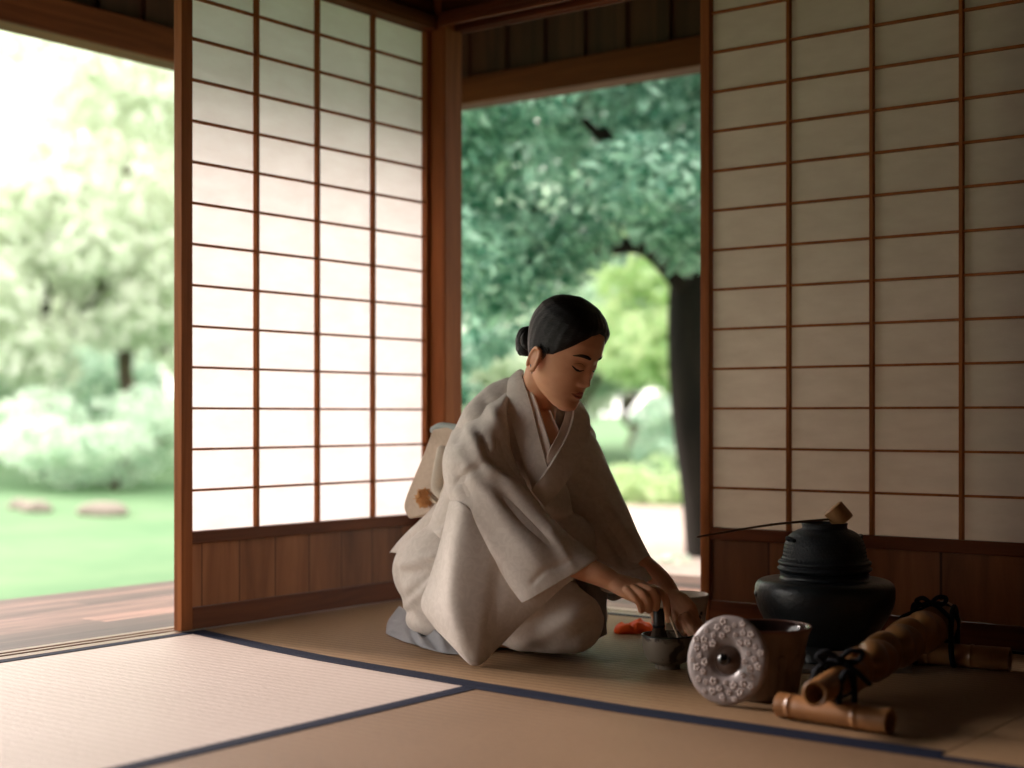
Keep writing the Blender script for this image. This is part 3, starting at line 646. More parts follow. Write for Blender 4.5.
# --- tea scoop leaning in the bowl
t = MB(); c = catmull([Vector((-.010, -.012, .052)), Vector((.002, -.004, .066)), Vector((-.012, -.002, .106)), Vector((-.021, .0, .124))], 6)
t.tube(c, [(.0022, .0030)]*len(c), 8); o = t.build('tea_scoop', simple('pale_scoop', (.80, .60, .42), .45), smooth=True, loc=tuple(cw(.3750, 3.350, 0)), rotz=ROTZ)
tag(o, 'slender pale bamboo tea scoop slanting out of the tea bowl', 'scoop')
# --- white flowered jar
t = tthing('porcelain_jar', 'white porcelain jar with a dark flower motif, beside the door frame behind her hands', 'jar', .437, 3.885)
m = MB().lathe([(.055, 0)]+sm([(.062, .004), (.070, .030), (.075, .07), (.080, .103)])+[(.0815, .106), (.079, .107)]+sm([(.077, .100), (.072, .07), (.065, .03), (.001, .012)]), 64)
m.build('body', simple('white_porcelain', (.58, .53, .48), .2, .5), t, smooth=True, sharp=60)
g = random.Random(3)
def on_jar(a, z): r = float(np.interp(z, [0, .03, .07, .103], [.062, .070, .075, .080]))+.0006; return Vector((r*math.cos(a), r*math.sin(a), z))
for (a0, z0, s0) in ((-1.05, .055, 1.), (-.86, .050, .8), (-1.22, .047, .7), (-1.0, .038, .7), (-.75, .062, .5), (2.4, .055, 1), (-2.6, .05, 1)):
    m = MB(); INK = bpy.data.materials.get('indigo_print') or simple('indigo_print', (.03, .04, .05), .3)
    for j in range(6):
        b_ = j*math.pi/3+a0; s_ = .0062*s0; c = on_jar(a0+math.cos(b_)*s_/.075, z0+math.sin(b_)*s_); d = Vector((c.x, c.y, 0)).normalized(); w_ = Vector((-d.y, d.x, 0)); r_ = .0042*s0
        ring = [c+w_*r_*math.cos(q_)+Vector((0, 0, 1))*r_*math.sin(q_) for q_ in [2*math.pi*i/10 for i in range(10)]]
        m.rings([[p-d*.0007 for p in ring], [p+d*.0006 for p in ring]])
    m.build('flower_motif', INK, t)

# --- orange cloth
m = MB(); nu, nv = 26, 14; top = []; bot = []
for j in range(nv):
    for i in range(nu):
        u = i/(nu-1)*2-1; v = j/(nv-1)*2-1
        e = (1-abs(u)**3)*(1-abs(v)**4); h = .006+.021*e**.5+.006*noise.noise(Vector((u*2.2, v*1.6, 3)))*1.6+(.010*math.exp(-((u-.35)**2/.02+(v-.3)**2/.3)))-(.008*math.exp(-((u+.35+v*.3)**2/.008)))
        x = u*.050*(1-.12*v*v)+.004*math.sin(5*v); y = v*.032*(1-.15*u*u)+.006*u
        top.append(Vector((x, y, max(h, .004)))); bot.append(Vector((x*.96, y*.96, 0)))
fs = [(j*nu+i, j*nu+i+1, (j+1)*nu+i+1, (j+1)*nu+i) for j in range(nv-1) for i in range(nu-1)]
k = nu*nv; ed = [i for i in range(nu)]+[j*nu+nu-1 for j in range(1, nv)]+[(nv-1)*nu+i for i in range(nu-2, -1, -1)]+[j*nu for j in range(nv-2, 0, -1)]
m.add(top+bot, fs+[tuple(x+k for x in reversed(f)) for f in fs]+[(ed[i], ed[i]+k, ed[(i+1) % len(ed)]+k, ed[(i+1) % len(ed)]) for i in range(len(ed))])
o = m.build('folded_cloth', simple('vermilion_silk', (.92, .12, .02), .6, .2, sheen=0, bump=.15, bscale=600), smooth=True, loc=tuple(cw(.322, 3.915, .001)), rotz=ROTZ, recalc=True)
tag(o, 'folded vermilion silk cloth on the mat behind the tea bowl', 'cloth')
# --- bamboo fence rail
t = tthing('bamboo_fence_rail', 'knobbly bamboo rail lashed with black cord onto two short bamboo feet', 'fence rail', .6, 2.8)
o0 = Vector((.6, 2.8, 0))
def culm(name, a, b, r, nodes, mat=BAMB, hollow=True, parent=t):
    a = Vector(a)-o0; b = Vector(b)-o0; L = (b-a).length; d = (b-a).normalized(); pts = []; rad = []; n = 40
    for i in range(n+1):
        s = i/n; rr = r
        for nd in nodes: rr += r*.16*math.exp(-((s-nd)*L/.0035)**2)-r*.07*math.exp(-((s-nd)*L/.010)**2)
        pts.append(a+d*L*s); rad.append(rr)
    m = MB(); q = Quaternion_like(d); rs = [[p+(q @ Vector((math.cos(w), math.sin(w), 0)))*rr for w in [2*math.pi*j/28 for j in range(28)]] for p, rr in zip(pts, rad)]
    def ring(p, rr): return [p+(q @ Vector((math.cos(w), math.sin(w), 0)))*rr for w in [2*math.pi*j/28 for j in range(28)]]
    rs = [ring(a+d*.02, r*.01), ring(a+d*.02, r*.7), ring(a+d*.0005, r*.76)]+rs+[ring(b-d*.0005, r*.76), ring(b-d*.02, r*.7), ring(b-d*.02, r*.01)]
    m.rings(rs); return m.build(name, mat, parent, smooth=True, sharp=45, recalc=True)
def Quaternion_like(d): return d.to_track_quat('Z', 'Y').to_matrix()
F0, F1 = Vector((.510, 2.815, .0245)), Vector((.680, 2.655, .0245))
B0, B1 = Vector((.925, 3.425, .0275)), Vector((1.118, 3.315, .0275))
culm('foot', F0, F1, .0235, (.13, .72)); culm('foot', B0, B1, .0265, (.2, .62))
# the rail: hollow front end then tortoise-shell bulges
A = Vector((.546, 2.665, .0725)); Bp = Vector((.995, 3.43, .098)); d = (Bp-A).normalized(); L = (Bp-A).length; q = Quaternion_like(d)
m = MB(); rs = []; n = 150; sg = 32
for i in range(n+1):
    s = i/n*L; base = float(np.interp(s, [0, .10, .2, .45, L], [.0235, .025, .030, .036, .040])); ring = []
    for j in range(sg):
        w_ = 2*math.pi*j/sg; am = float(np.interp(s, [.10, .17], [0, 1]))
        ph = (s-.12)/.092+.5*0; sk = .32*math.cos(w_)*am          # slanting nodes, alternately tilted
        k1 = ph+sk*(1 if int(math.floor(ph+.5)) % 2 else -1); fr = k1-math.floor(k1)
        bul = (abs(math.sin(math.pi*fr))-.5)*.019*am
        ring.append(A-o0+d*s+(q @ Vector((math.cos(w_), math.sin(w_), 0)))*(base+bul))
    rs.append(ring)
def rr_(s, r): return [A-o0+d*s+(q @ Vector((math.cos(2*math.pi*j/sg), math.sin(2*math.pi*j/sg), 0)))*r for j in range(sg)]
m.rings([rr_(.05, .0002), rr_(.05, .0165), rr_(.0005, .0178)]+rs+[rr_(L-.0005, .03), rr_(L-.02, .026), rr_(L-.02, .0002)]); m.build('rail', BAMB2, t, smooth=True, recalc=True)
def cord(pts, r=.0052, k=6): m = MB(); c = catmull([Vector(p)-o0 for p in pts], k); m.tube(c, r, 8, rnd_end=True); return m.build('cord', CORD, t, smooth=True)
def wrap(name, c, ax, ra, rb, up, r=.005, n=28):
    ax = ax.normalized(); s = ax.cross(up).normalized(); u = s.cross(ax); m = MB()
    m.tube([c-o0+s*ra*math.cos(w)+u*rb*math.sin(w) for w in [2*math.pi*i/n for i in range(n+1)]], r, 8, cap=False); return m.build(name, CORD, t, smooth=True)
Z = Vector((0, 0, 1))
def lash(C, fa, ra, fr, rr, zc):
    """cord round foot and rail at crossing C"""
    f = (fa[1]-fa[0]).normalized(); hd = Vector((d.x, d.y, 0)).normalized()
    for k in (-1, 1):
        c = C+f*k*(rr+.0035); c = Vector((c.x, c.y, zc)); wrap('cord_loop', c, f, fr+.004, zc-.0068, Z, .0062)
    for k in (0,):
        c = C+hd*(fr+.012); wrap('cord_loop', Vector((c.x, c.y, C.z)), hd, rr+.0035, rr+.0035, Z, .0055)
Cf = A+d*.105; lash(Vector((Cf.x, Cf.y, Cf.z)), (F0, F1), 0, .0235, .0255, .053)
Cb = A+d*(L-.055); lash(Vector((Cb.x, Cb.y, Cb.z)), (B0, B1), 0, .0265, .041, .0735)
def bow(c, s, k=1.0):
    cord([c, c+Vector((-.022, .0, .016))*k, c+Vector((-.040, .004, .008))*k, c+Vector((-.026, .0, -.004))*k, c])
    cord([c, c+Vector((.020, .0, .018))*k, c+Vector((.042, -.004, .016))*k, c+Vector((.034, .0, -.002))*k, c])
    cord([c, c+Vector((-.02, .01, -.004))*k, c+Vector((-.045, .012, -.022))*k])
    cord([c, c+Vector((.02, -.012, -.010))*k, c+Vector((.052, -.02, -.040))*k])
    m = MB(); m.ell(c-o0, (.012*k, .011*k, .010*k), seg=12, rg=8); m.build('knot', CORD, t, smooth=True)
bow(Cf+d*.035+Z*.036, 1); bow(Cb-d*.03+Z*.052, 1, .8)
# side rope looped from the rail to the back foot
cord([Cb-d*.03+Z*.046, Cb-d*.10+Vector((-.04, .02, .030)), Cb-d*.17+Vector((-.045, .02, .006))], .004)
# ================================================================ THE WOMAN
PO = Vector((-.12, 3.8, 0))
WOM = thing('person', 'kneeling woman in a pale grey kimono, leaning over the tea bowl', 'person', tuple(cw(PO.x, PO.y, 0)), ROTZ)
def Q(px, py, D): return P(px, py, D)-PO
def G(X, D, z): return Vector((X, D, z))-PO
FWD = Vector((.74, -.67, 0)).normalized(); LFT = Vector((.67, .74, 0)).normalized()
def skin_mat():
    m = simple('skin', (.76, .40, .235), .48, .35, nscale=30, col2=(.71, .35, .20))
    b = [n for n in m.node_tree.nodes if n.type == 'BSDF_PRINCIPLED'][0]
    b.inputs['Subsurface Weight'].default_value = .12; b.inputs['Subsurface Radius'].default_value = (.012, .005, .003); b.inputs['Subsurface Scale'].default_value = 1
    return m
SKIN = skin_mat()
def cloth(name, col, col2, pat=0, rough=.75, sheen=.25, wscale=700):
    m, nt, ns, ln = nmat(name)
    out = N(nt, 'ShaderNodeOutputMaterial'); b = N(nt, 'ShaderNodeBsdfPrincipled'); b.inputs['Roughness'].default_value = rough
    b.inputs['Sheen Weight'].default_value = sheen; b.inputs['Specular IOR Level'].default_value = .25
    tc = N(nt, 'ShaderNodeTexCoord'); v = N(nt, 'ShaderNodeTexVoronoi', feature='SMOOTH_F1'); v.inputs['Scale'].default_value = 95
    n = N(nt, 'ShaderNodeTexNoise'); n.inputs['Scale'].default_value = wscale; n.inputs['Detail'].default_value = 2
    n3 = N(nt, 'ShaderNodeTexNoise'); n3.inputs['Scale'].default_value = 38; n3.inputs['Detail'].default_value = 3; n3.inputs['Distortion'].default_value = 2
    r = N(nt, 'ShaderNodeValToRGB'); r.color_ramp.elements[0].position = .42; r.color_ramp.elements[1].position = .58
    r.color_ramp.elements[0].color = c4(col); r.color_ramp.elements[1].color = c4(col2)
    for q in (v, n, n3): ln.new(tc.outputs['Object'], q.inputs['Vector'])
    ln.new(n3.outputs[0], r.inputs[0]); ln.new(r.outputs[0], b.inputs['Base Color'])
    bp = N(nt, 'ShaderNodeBump'); bp.inputs['Strength'].default_value = .25; bp.inputs['Distance'].default_value = .001
    ln.new(n.outputs[0], bp.inputs['Height']); ln.new(bp.outputs[0], b.inputs['Normal']); ln.new(b.outputs[0], out.inputs[0])
    return m
KIM = cloth('grey_silk', (.72, .645, .58), (.78, .705, .64))
KIM2 = cloth('grey_silk_lining', (.30, .30, .32), (.32, .32, .34))
WHT = cloth('white_collar_cloth', (.86, .76, .70), (.88, .78, .72))
OBI = cloth('pale_gold_brocade', (.62, .49, .37), (.66, .53, .41), rough=.6)
OBI2 = cloth('ivory_bustle_cloth', (.68, .60, .50), (.70, .62, .52))
HAIR = simple('black_hair', (.004, .0035, .004), .42, .3, bump=.6, bscale=60, stretch=(1, 1, 14))

# ---------------------------------------------------------------- head, built in its own frame: x right, y forward, z up
TH = math.radians(50); PT = math.radians(29); HS = 1.08
hf = Vector((math.sin(TH)*math.cos(PT), -math.cos(TH)*math.cos(PT), -math.sin(PT))); hr = Vector((-math.cos(TH), -math.sin(TH), 0)); hu = hr.cross(hf)
RO = math.radians(0)
HC = Vector((.119, 3.556, .7315))-PO
def H(p): return HC+(hr*p[0]+hf*p[1]+hu*p[2])*HS
HZ = [-.1135, -.1075, -.0990, -.0875, -.072, -.050, -.025, 0, .025, .050, .075, .095, .108, .116]
HWd = [.010, .024, .034, .044, .053, .060, .066, .069, .070, .069, .064, .053, .036, .012]
HYF = [.074, .084, .089, .090, .089, .088, .088, .089, .091, .089, .079, .062, .041, .010]
HYB = [.056, .030, .004, -.020, -.040, -.052, -.066, -.078, -.086, -.087, -.079, -.063, -.042, -.010]
def it(a, z): return float(np.interp(z, HZ, a))
def ga(x, m_, s): return math.exp(-((x-m_)/s)**2)
def bump(x, z):
    ax_ = abs(x)
    b = 0
    # nose ridge, tip and wings
    h = float(np.interp(z, [-.052, -.045, -.040, -.032, -.018, .0, .014, .026], [0, .002, .014, .0215, .015, .0085, .0035, 0]))
    w = float(np.interp(z, [-.045, -.034, -.018, .02], [.011, .0105, .0078, .0075]))
    b += h*math.exp(-(x/w)**2)
    b += .006*ga(ax_, .0135, .0055)*ga(z, -.036, .0065)
    # eye sockets, closed lids, brow
    b -= .0042*ga(ax_, .029, .015)*ga(z, .010, .012)
    b -= .0015*ga(ax_, .012, .007)*ga(z, .004, .010)
    b += .0050*ga(ax_, .029, .0120)*ga(z, .003, .0078)
    b -= .0018*ga(ax_, .030, .013)*ga(z, -.0065, .0022)
    b += .0030*ga(ax_, .028, .018)*ga(z, .027, .008)
    b += .0040*ga(ax_, .038, .018)*ga(z, -.026, .016)
    # mouth
    b += .0045*ga(x, 0, .022)*ga(z, -.063, .013)
    b += .0042*ga(x, 0, .016)*ga(z, -.0585, .0035)
    b -= .0045*ga(x, 0, .019)*ga(z, -.0632, .0016)
    b += .0048*ga(x, 0, .013)*ga(z, -.0685, .0042)
    b -= .0030*ga(x, 0, .015)*ga(z, -.079, .0050)
    b -= .0012*ga(x, 0, .003)*ga(z, -.054, .005)
    b += .0065*ga(x, 0, .016)*ga(z, -.097, .010)
    return b
def front(x, z):
    w, f, k = it(HWd, z), it(HYF, z), it(HYB, z); c = f-(f-k)*.52; u = min(abs(x)/max(w, 1e-4), .999)
    return c+(f-c)*(1-u**2.25)**(1/2.05)+bump(x, z)
def headring(z, seg=112, off=0):
    w, f, k = it(HWd, z)+off, it(HYF, z)+off, it(HYB, z)-off; c = f-(f-k)*.52; out = []
    for j in range(seg):
        a = 2*math.pi*j/seg; s, co = math.sin(a), math.cos(a); u = abs(s)
        if co > 0:
            xx = w*math.copysign(abs(s)**.92, s); y = c+(f-c)*(max(0, 1-min(abs(xx)/w, 1)**2.25))**(1/2.05)
            if off == 0: y += bump(xx, z)*min(1, co*3)
        else: xx = w*s; y = c+(c-k)*co
        out.append((xx, y, z))
    return out
body = MB()
zs = [-.1135+.2295*i/120 for i in range(121)]
body.rings([[H(p) for p in headring(z)] for z in zs])
# ears: tilted cupped discs
for sg in (1, -1):
    rs = []
    for a0 in range(0, 9): pass
    e = MB(); c = Vector((sg*.0690, -.003, -.025))
    pts = [c+Vector((sg*.006*math.cos(t*1.0), -.003+.0140*math.cos(t), .0255*math.sin(t)-(.003 if math.sin(t) < 0 else 0))) for t in [math.radians(x) for x in range(-75, 236, 20)]]
    pts = [p+Vector((sg*(.010 if p.y < c.y else .003), 0, 0)) for p in pts]
    body.tube([H(p) for p in pts], .0046*HS, 8, rnd_end=True)
    body.ell(H(c+Vector((sg*.003, .0, 0))), (.0060, .0145, .022), M=Matrix(((hr.x, hf.x, hu.x), (hr.y, hf.y, hu.y), (hr.z, hf.z, hu.z))))
    body.ell(H(c+Vector((sg*.004, .003, -.023))), (.006, .007, .008))
# neck and upper chest
nb = Q(533, 402, 3.655)
body.tube([H((0, -.022, -.02)), H((0, -.020, -.075)), Q(538, 398, 3.625), Q(531, 420, 3.65), Q(522, 450, 3.68)], [(.048, .046), (.045, .045), (.049, .050), (.062, .060), (.115, .062)], 24, flat=LFT)
body.tube([Q(538, 412, 3.60), Q(541, 436, 3.595), Q(535, 462, 3.66), Q(505, 510, 3.74), Q(490, 560, 3.77)], [.030, .052, .060, .075, .09], 20)
# hidden hips and legs under the robe
body.ell(Q(470, 565, 3.78), (.15, .13, .12))
for s_ in (-1, 1):
    body.tube([Q(470, 575, 3.78)+LFT*s_*.07, G(-.12, 3.8, .12)+FWD*.20+LFT*s_*.06, G(-.12, 3.8, .085)+FWD*.32+LFT*s_*.05], [.09, .08, .062], 16, rnd_end=True)
    body.tube([G(-.12, 3.8, .055)+FWD*.30+LFT*s_*.05, G(-.12, 3.8, .05)+FWD*.12+LFT*s_*.075, G(-.12, 3.8, .04)-FWD*.05+LFT*s_*.06], [.045, .048, .030], 16, rnd_end=True)
# arms
def arm(pts, rad): body.tube(catmull(pts, 4), [float(np.interp(i/(len(pts)-1)/4, [j/(len(pts)-1) for j in range(len(pts))], rad)) for i in range((len(pts)-1)*4+1)], 18, rnd_end=True)
arm([Q(490, 445, 3.61), Q(503, 490, 3.545), Q(528, 532, 3.480), Q(568, 561, 3.425), Q(598, 574, 3.395), Q(616, 583, 3.385)], [.038, .036, .034, .031, .027, .0225])
arm([Q(556, 445, 3.71), Q(578, 485, 3.70), Q(602, 525, 3.66), Q(632, 556, 3.58), Q(660, 581, 3.505), Q(672, 598, 3.465)], [.038, .036, .033, .030, .027, .0235])
# right hand: back of the hand, four curled fingers, thumb
hand = [[Q(613, 582, 3.385), Q(626, 587, 3.375), Q(640, 592, 3.365), Q(648, 594, 3.365)]]
body.tube(hand[0], [(.0225, .022), (.032, .019), (.036, .0175), (.030, .014)], 18, flat=(0.15, .75, .62), rnd_end=True)
def finger(pts, r0=.0088, r1=.0068, k=5):
    c = catmull(pts, k); body.tube(c, [r0+(r1-r0)*i/(len(c)-1)+.0007*math.exp(-((i/(len(c)-1)-.38)/.07)**2)+.0005*math.exp(-((i/(len(c)-1)-.70)/.06)**2) for i in range(len(c))], 12, rnd_end=True)
finger([Q(627, 590, 3.352), Q(634, 597, 3.338), Q(639.5, 603, 3.338), Q(641.5, 610, 3.356)], .0100, .0086)
finger([Q(634, 589, 3.352), Q(642.5, 594, 3.335), Q(648, 601, 3.335), Q(648.5, 610, 3.358)], .0104, .0088)
finger([Q(640, 587, 3.362), Q(650, 590, 3.345), Q(656.5, 598, 3.340), Q(656, 608, 3.356)], .0106, .0088)
finger([Q(646, 587, 3.378), Q(656, 590, 3.365), Q(665, 598, 3.354), Q(667.5, 611, 3.352), Q(668.5, 620, 3.358)], .0102, .0078)
finger([Q(630, 594, 3.400), Q(640, 602, 3.408), Q(650, 608, 3.406), Q(656, 617, 3.400)], .0115, .0086)
# left hand: steadies the far right rim of the bowl
body.tube([Q(671, 597, 3.465), Q(678, 605, 3.440), Q(686, 616, 3.415), Q(690, 622, 3.405)], [(.0235, .022), (.034, .020), (.037, .0180), (.031, .015)], 18, flat=(.62, -.60, .30), rnd_end=True)
finger([Q(690, 614, 3.395), Q(696, 624, 3.378), Q(700, 633, 3.368), Q(699, 641, 3.362)], .0100, .0080)
finger([Q(686, 616, 3.385), Q(692.5, 627, 3.366), Q(696.5, 636, 3.356), Q(696, 645, 3.352)], .0102, .0082)
finger([Q(682, 618, 3.390), Q(688, 628, 3.374), Q(692.5, 638, 3.358), Q(693, 647, 3.350)], .0100, .0078)
finger([Q(692, 614, 3.408), Q(698, 622, 3.398), Q(703, 629, 3.390), Q(704, 636, 3.380)], .0092, .0072)
finger([Q(675, 608, 3.44), Q(676, 617, 3.415), Q(680, 626, 3.395), Q(684, 633, 3.385)], .0115, .0084)
me = remeshed('body', body, .0021, 5, .5, SKIN)
BODY = link('body', me, WOM)
# nails on the fingers that show
NAIL = simple('nail', (.72, .45, .36), .25, .5)
for p, dd in ((Q(669.2, 617.5, 3.350), (.1, -1, -.1)), (Q(699, 640, 3.3535), (.3, -1, .2)), (Q(696, 643.5, 3.3435), (.2, -1, .2)), (Q(693, 646, 3.342), (.1, -1, .2))):
    m = MB(); dv = Vector(dd).normalized(); m.ell((0, 0, 0), (.0042, .0060, .0014), seg=12, rg=8); R_ = dv.to_track_quat('Z', 'Y').to_matrix(); m.v = [p+R_ @ v for v in m.v]; m.build('fingernail', NAIL, BODY, smooth=True)

# face details laid on the skin
def strip(name, mat, cl, wid, th=.0007, lift=.0006):
    """ribbon over the face: cl list of (x,z), wid list of half widths"""
    m = MB(); cc_ = catmull([Vector((a, b, 0)) for a, b in cl], 6); n = len(cc_); rs = []
    for i, p in enumerate(cc_):
        w_ = float(np.interp(i/(n-1), [j/(len(wid)-1) for j in range(len(wid))], wid)); t_ = (cc_[min(i+1, n-1)]-cc_[max(i-1, 0)]).normalized(); u_ = Vector((-t_.y, t_.x, 0)); ring = []
        for j in range(8):
            a = 2*math.pi*j/8; q_ = p+u_*w_*math.cos(a); ring.append(H((q_.x, front(q_.x, q_.y)+lift+th*math.sin(a), q_.y)))
        rs.append(ring)
    m.rings(rs); return m.build(name, mat, WOM, smooth=True, recalc=True)
BROW = simple('brow_hair', (.028, .017, .012), .7, .2); LIP = simple('lip_colour', (.50, .14, .11), .38, .45); LASH = simple('lash', (.008, .006, .006), .6, .2)
for s_ in (1, -1):
    strip('eyebrow', BROW, [(s_*.0135, .0245), (s_*.026, .0280), (s_*.038, .0275), (s_*.049, .0215)], [.0026, .0040, .0034, .0008], .0006)
    strip('eyelashes', LASH, [(s_*.0160, -.0040), (s_*.024, -.0070), (s_*.033, -.0065), (s_*.0435, -.0010)], [.0008, .0020, .0024, .0008], .0010)
    strip('eyelid_crease', simple('lid_shadow_skin', (.30, .13, .085), .6, .2), [(s_*.017, .005), (s_*.029, .0095), (s_*.042, .0045)], [.0003, .0006, .0003], .0003, .0002)
strip('lip', LIP, [(-.0215, -.0628), (-.010, -.0600), (-.0035, -.0582), (0, -.0590), (.0035, -.0582), (.010, -.0600), (.0215, -.0628)], [.0003, .0024, .0036, .0032, .0036, .0024, .0003], .0011, .0002)
strip('lip', LIP, [(-.019, -.0640), (-.009, -.0672), (0, -.0685), (.009, -.0672), (.019, -.0640)], [.0003, .0028, .0040, .0028, .0003], .0013, .0002)
strip('lip_line', simple('mouth_line', (.12, .03, .03), .6, .2), [(-.0215, -.0624), (-.010, -.0632), (0, -.0636), (.010, -.0632), (.0215, -.0624)], [.0003, .0006, .0007, .0006, .0003], .0008, .0012)

# ---------------------------------------------------------------- hair
HA = [0, 20, 40, 58, 72, 84, 96, 110, 130, 155, 180]
HL = [.080, .074, .054, .026, .004, -.004, .000, -.040, -.072, -.084, -.086]     # hairline height by angle from the front
def hairpos(a, v):
    A_ = abs(math.degrees(a)); z0 = float(np.interp(A_, HA, HL)); s = v
    z = z0+(.116-z0)*(1-(1-s)**1.35)
    off = .0012+.0095*math.sin(min(1, s*1.9)*math.pi/2)**.8
    if A_ < 70: off += .003*ga(s, .22, .18)
    w, f, k = it(HWd, z), it(HYF, z), it(HYB, z); c = f-(f-k)*.52
    if v > .999: w = f = 0; return None
    sn, co = math.sin(a), math.cos(a)
    if co > 0: xx = w*sn; y = c+(f-c)*(1-min(abs(xx)/max(w, 1e-5), 1)**2.1)**(1/2.05)
    else: xx = w*sn; y = c+(c-k)*co
    n = Vector((sn*.9, co, .25+1.5*s*s)).normalized()
    rip = .0011*math.sin(26*a+9*s)*math.sin(math.pi*min(1, s*1.3))*.6
    return Vector((xx, y, z))+n*(off+rip)
NA, NV = 120, 30; m = MB(); outer = []; 
for j in range(NV):
    v = j/(NV)*.985; outer.append([hairpos(2*math.pi*i/NA-math.pi, v) for i in range(NA)])
top_ = Vector((0, -.006, .116+.019))
base = [[Vector((p.x*.90, p.y*.90-.002, p.z+.004)) for p in outer[0]]]
deep = [[Vector((p.x*.5, p.y*.5, .02)) for p in outer[0]]]
rs = deep+base+outer+[[Vector((p.x*.45, -.006+(p.y+.006)*.45, .116+.0108)) for p in outer[-1]]]
m.rings([[H(p) for p in r] for r in rs]); m.build('hair', HAIR, WOM, smooth=True, recalc=True)
# low chignon, a coil of twisted strands
m = MB(); bc = Q(527, 342, 3.64); ux = Vector((.55, .75, .2)).normalized(); uz = Vector((.25, -.35, .9)).normalized()
m.ell(bc, (.029, .029, .036), seg=24, rg=14)
for k in range(5):
    pts = []
    for i in range(41):
        a = 2*math.pi*i/40; rr = .0185+.0045*math.sin(k*1.3); pts.append(bc+ux*rr*math.cos(a)*.8+uz*(rr+.008)*math.sin(a)+ux.cross(uz)*(-.014+.007*k+.003*math.sin(2*a)))
    m.tube(pts, .0085, 8, cap=False)
m.tube([bc, H((.01, -.075, -.01))], [.022, .03], 16)
m.build('hair_bun', HAIR, WOM, smooth=True)
# short side hair in front of the near ear
m = MB()
for k in range(7): m.tube([H((.0705, .016-.004*k, .030)), H((.0725, .018-.004*k, .004)), H((.0705, .013-.003*k, -.018-.002*(k % 3)))], [.0022, .0018, .0004], 5)
m.build('side_hair', HAIR, WOM, smooth=True)

# ---------------------------------------------------------------- kimono
def proj(a):      # local array -> px, py
    X = a[:, 0]+PO.x; D = a[:, 1]+PO.y; return 512+X/D*F_PX, HOR-(a[:, 2]-CZ)/D*F_PX
def folds(me, fl, noise_amp=.0, nscale=9):
    """fl: (x0,y0,x1,y1,amp,width[,x2,y2]) ridges (amp>0) and valleys (amp<0) on the side that faces the viewer"""
    v = getv(me); n = getn(me); px, py = proj(v); fac = np.clip(-n[:, 1]*2.2+.25, 0, 1); d = np.zeros(len(v))
    for f in fl:
        pts = [(f[0], f[1]), (f[2], f[3])]+([(f[6], f[7])] if len(f) > 6 else []); best = np.full(len(v), 1e9); tt = np.zeros(len(v)); segs = len(pts)-1
        for i in range(segs):
            (ax_, ay), (bx_, by) = pts[i], pts[i+1]; L2 = (bx_-ax_)**2+(by-ay)**2; t = np.clip(((px-ax_)*(bx_-ax_)+(py-ay)*(by-ay))/L2, 0, 1)
            dd = np.hypot(px-ax_-t*(bx_-ax_), py-ay-t*(by-ay)); m_ = dd < best; best[m_] = dd[m_]; tt[m_] = ((i+t)/segs)[m_]
        d += f[4]*np.exp(-(best/f[5])**2)*np.clip(np.minimum(tt, 1-tt)*5+.25, 0, 1)
    d *= fac
    if noise_amp: d += noise_amp*np.array([noise.noise(Vector((p[0]*nscale, p[1]*nscale, p[2]*nscale*.6))) for p in v])
    v += n*d[:, None]; setv(me, v)
    me.polygons.foreach_set('use_smooth', [True]*len(me.polygons))
rb = MB()
# torso
tp = catmull([Q(468, 590, 3.80), Q(476, 545, 3.79), Q(489, 500, 3.76), Q(501, 455, 3.72), Q(512, 420, 3.69), Q(521, 396, 3.672), Q(525, 384, 3.665)], 4)
tk = [0, .17, .33, .5, .67, .83, .92, 1]
rb.tube(tp, [(float(np.interp(i/24, tk, [.17, .145, .125, .155, .150, .095, .064, .050])), float(np.interp(i/24, tk, [.15, .125, .110, .118, .106, .082, .062, .050]))) for i in range(25)], 32, flat=LFT)
# shoulders
rb.tube([Q(486, 440, 3.60), Q(502, 414, 3.64), Q(530, 404, 3.68), Q(562, 418, 3.74), Q(578, 438, 3.75)], [.050, .054, .055, .055, .050], 20, rnd_end=True)
# hips resting on the heels, back of the skirt
rb.ell(G(-.17, 3.83, .175), (.140, .13, .115)); rb.ell(G(-.12, 3.80, .05), (.155, .14, .052)); rb.tube([G(-.12, 3.8, .052), G(-.12, 3.8, .052)+FWD*.33], [(.13, .05), (.105, .05)], 24, flat=LFT, rnd_end=True); rb.ell(G(-.135, 3.83, .115), (.150, .14, .10)); rb.ell(G(-.10, 3.75, .15), (.17, .17, .14))
# thighs and knees
for s_ in (-1, 1):
    rb.tube([G(-.12, 3.8, .18)+LFT*s_*.06, G(-.12, 3.8, .135)+FWD*.20+LFT*s_*.072, G(-.12, 3.8, .098)+FWD*(.33-.03*s_)+LFT*s_*.055, G(-.12, 3.8, .090)+FWD*(.365-.035*s_)+LFT*s_*.05], [.13, .122, .090, .078], 24, rnd_end=True)
rb.tube([G(-.12, 3.8, .10)+FWD*.05, G(-.12, 3.8, .085)+FWD*.32], [(.14, .085), (.11, .078)], 24, flat=LFT, rnd_end=True)
rb.ell(Q(560, 545, 3.62), (.10, .09, .08)); rb.ell(Q(548, 500, 3.60), (.055, .05, .07)); rb.ell(Q(540, 470, 3.61), (.06, .05, .06))      # robe gathered over the lap
me = remeshed('kimono', rb, .0065, 14, .5, KIM)
v = getv(me); v[:, 2] = np.maximum(v[:, 2], .003); setv(me, v)
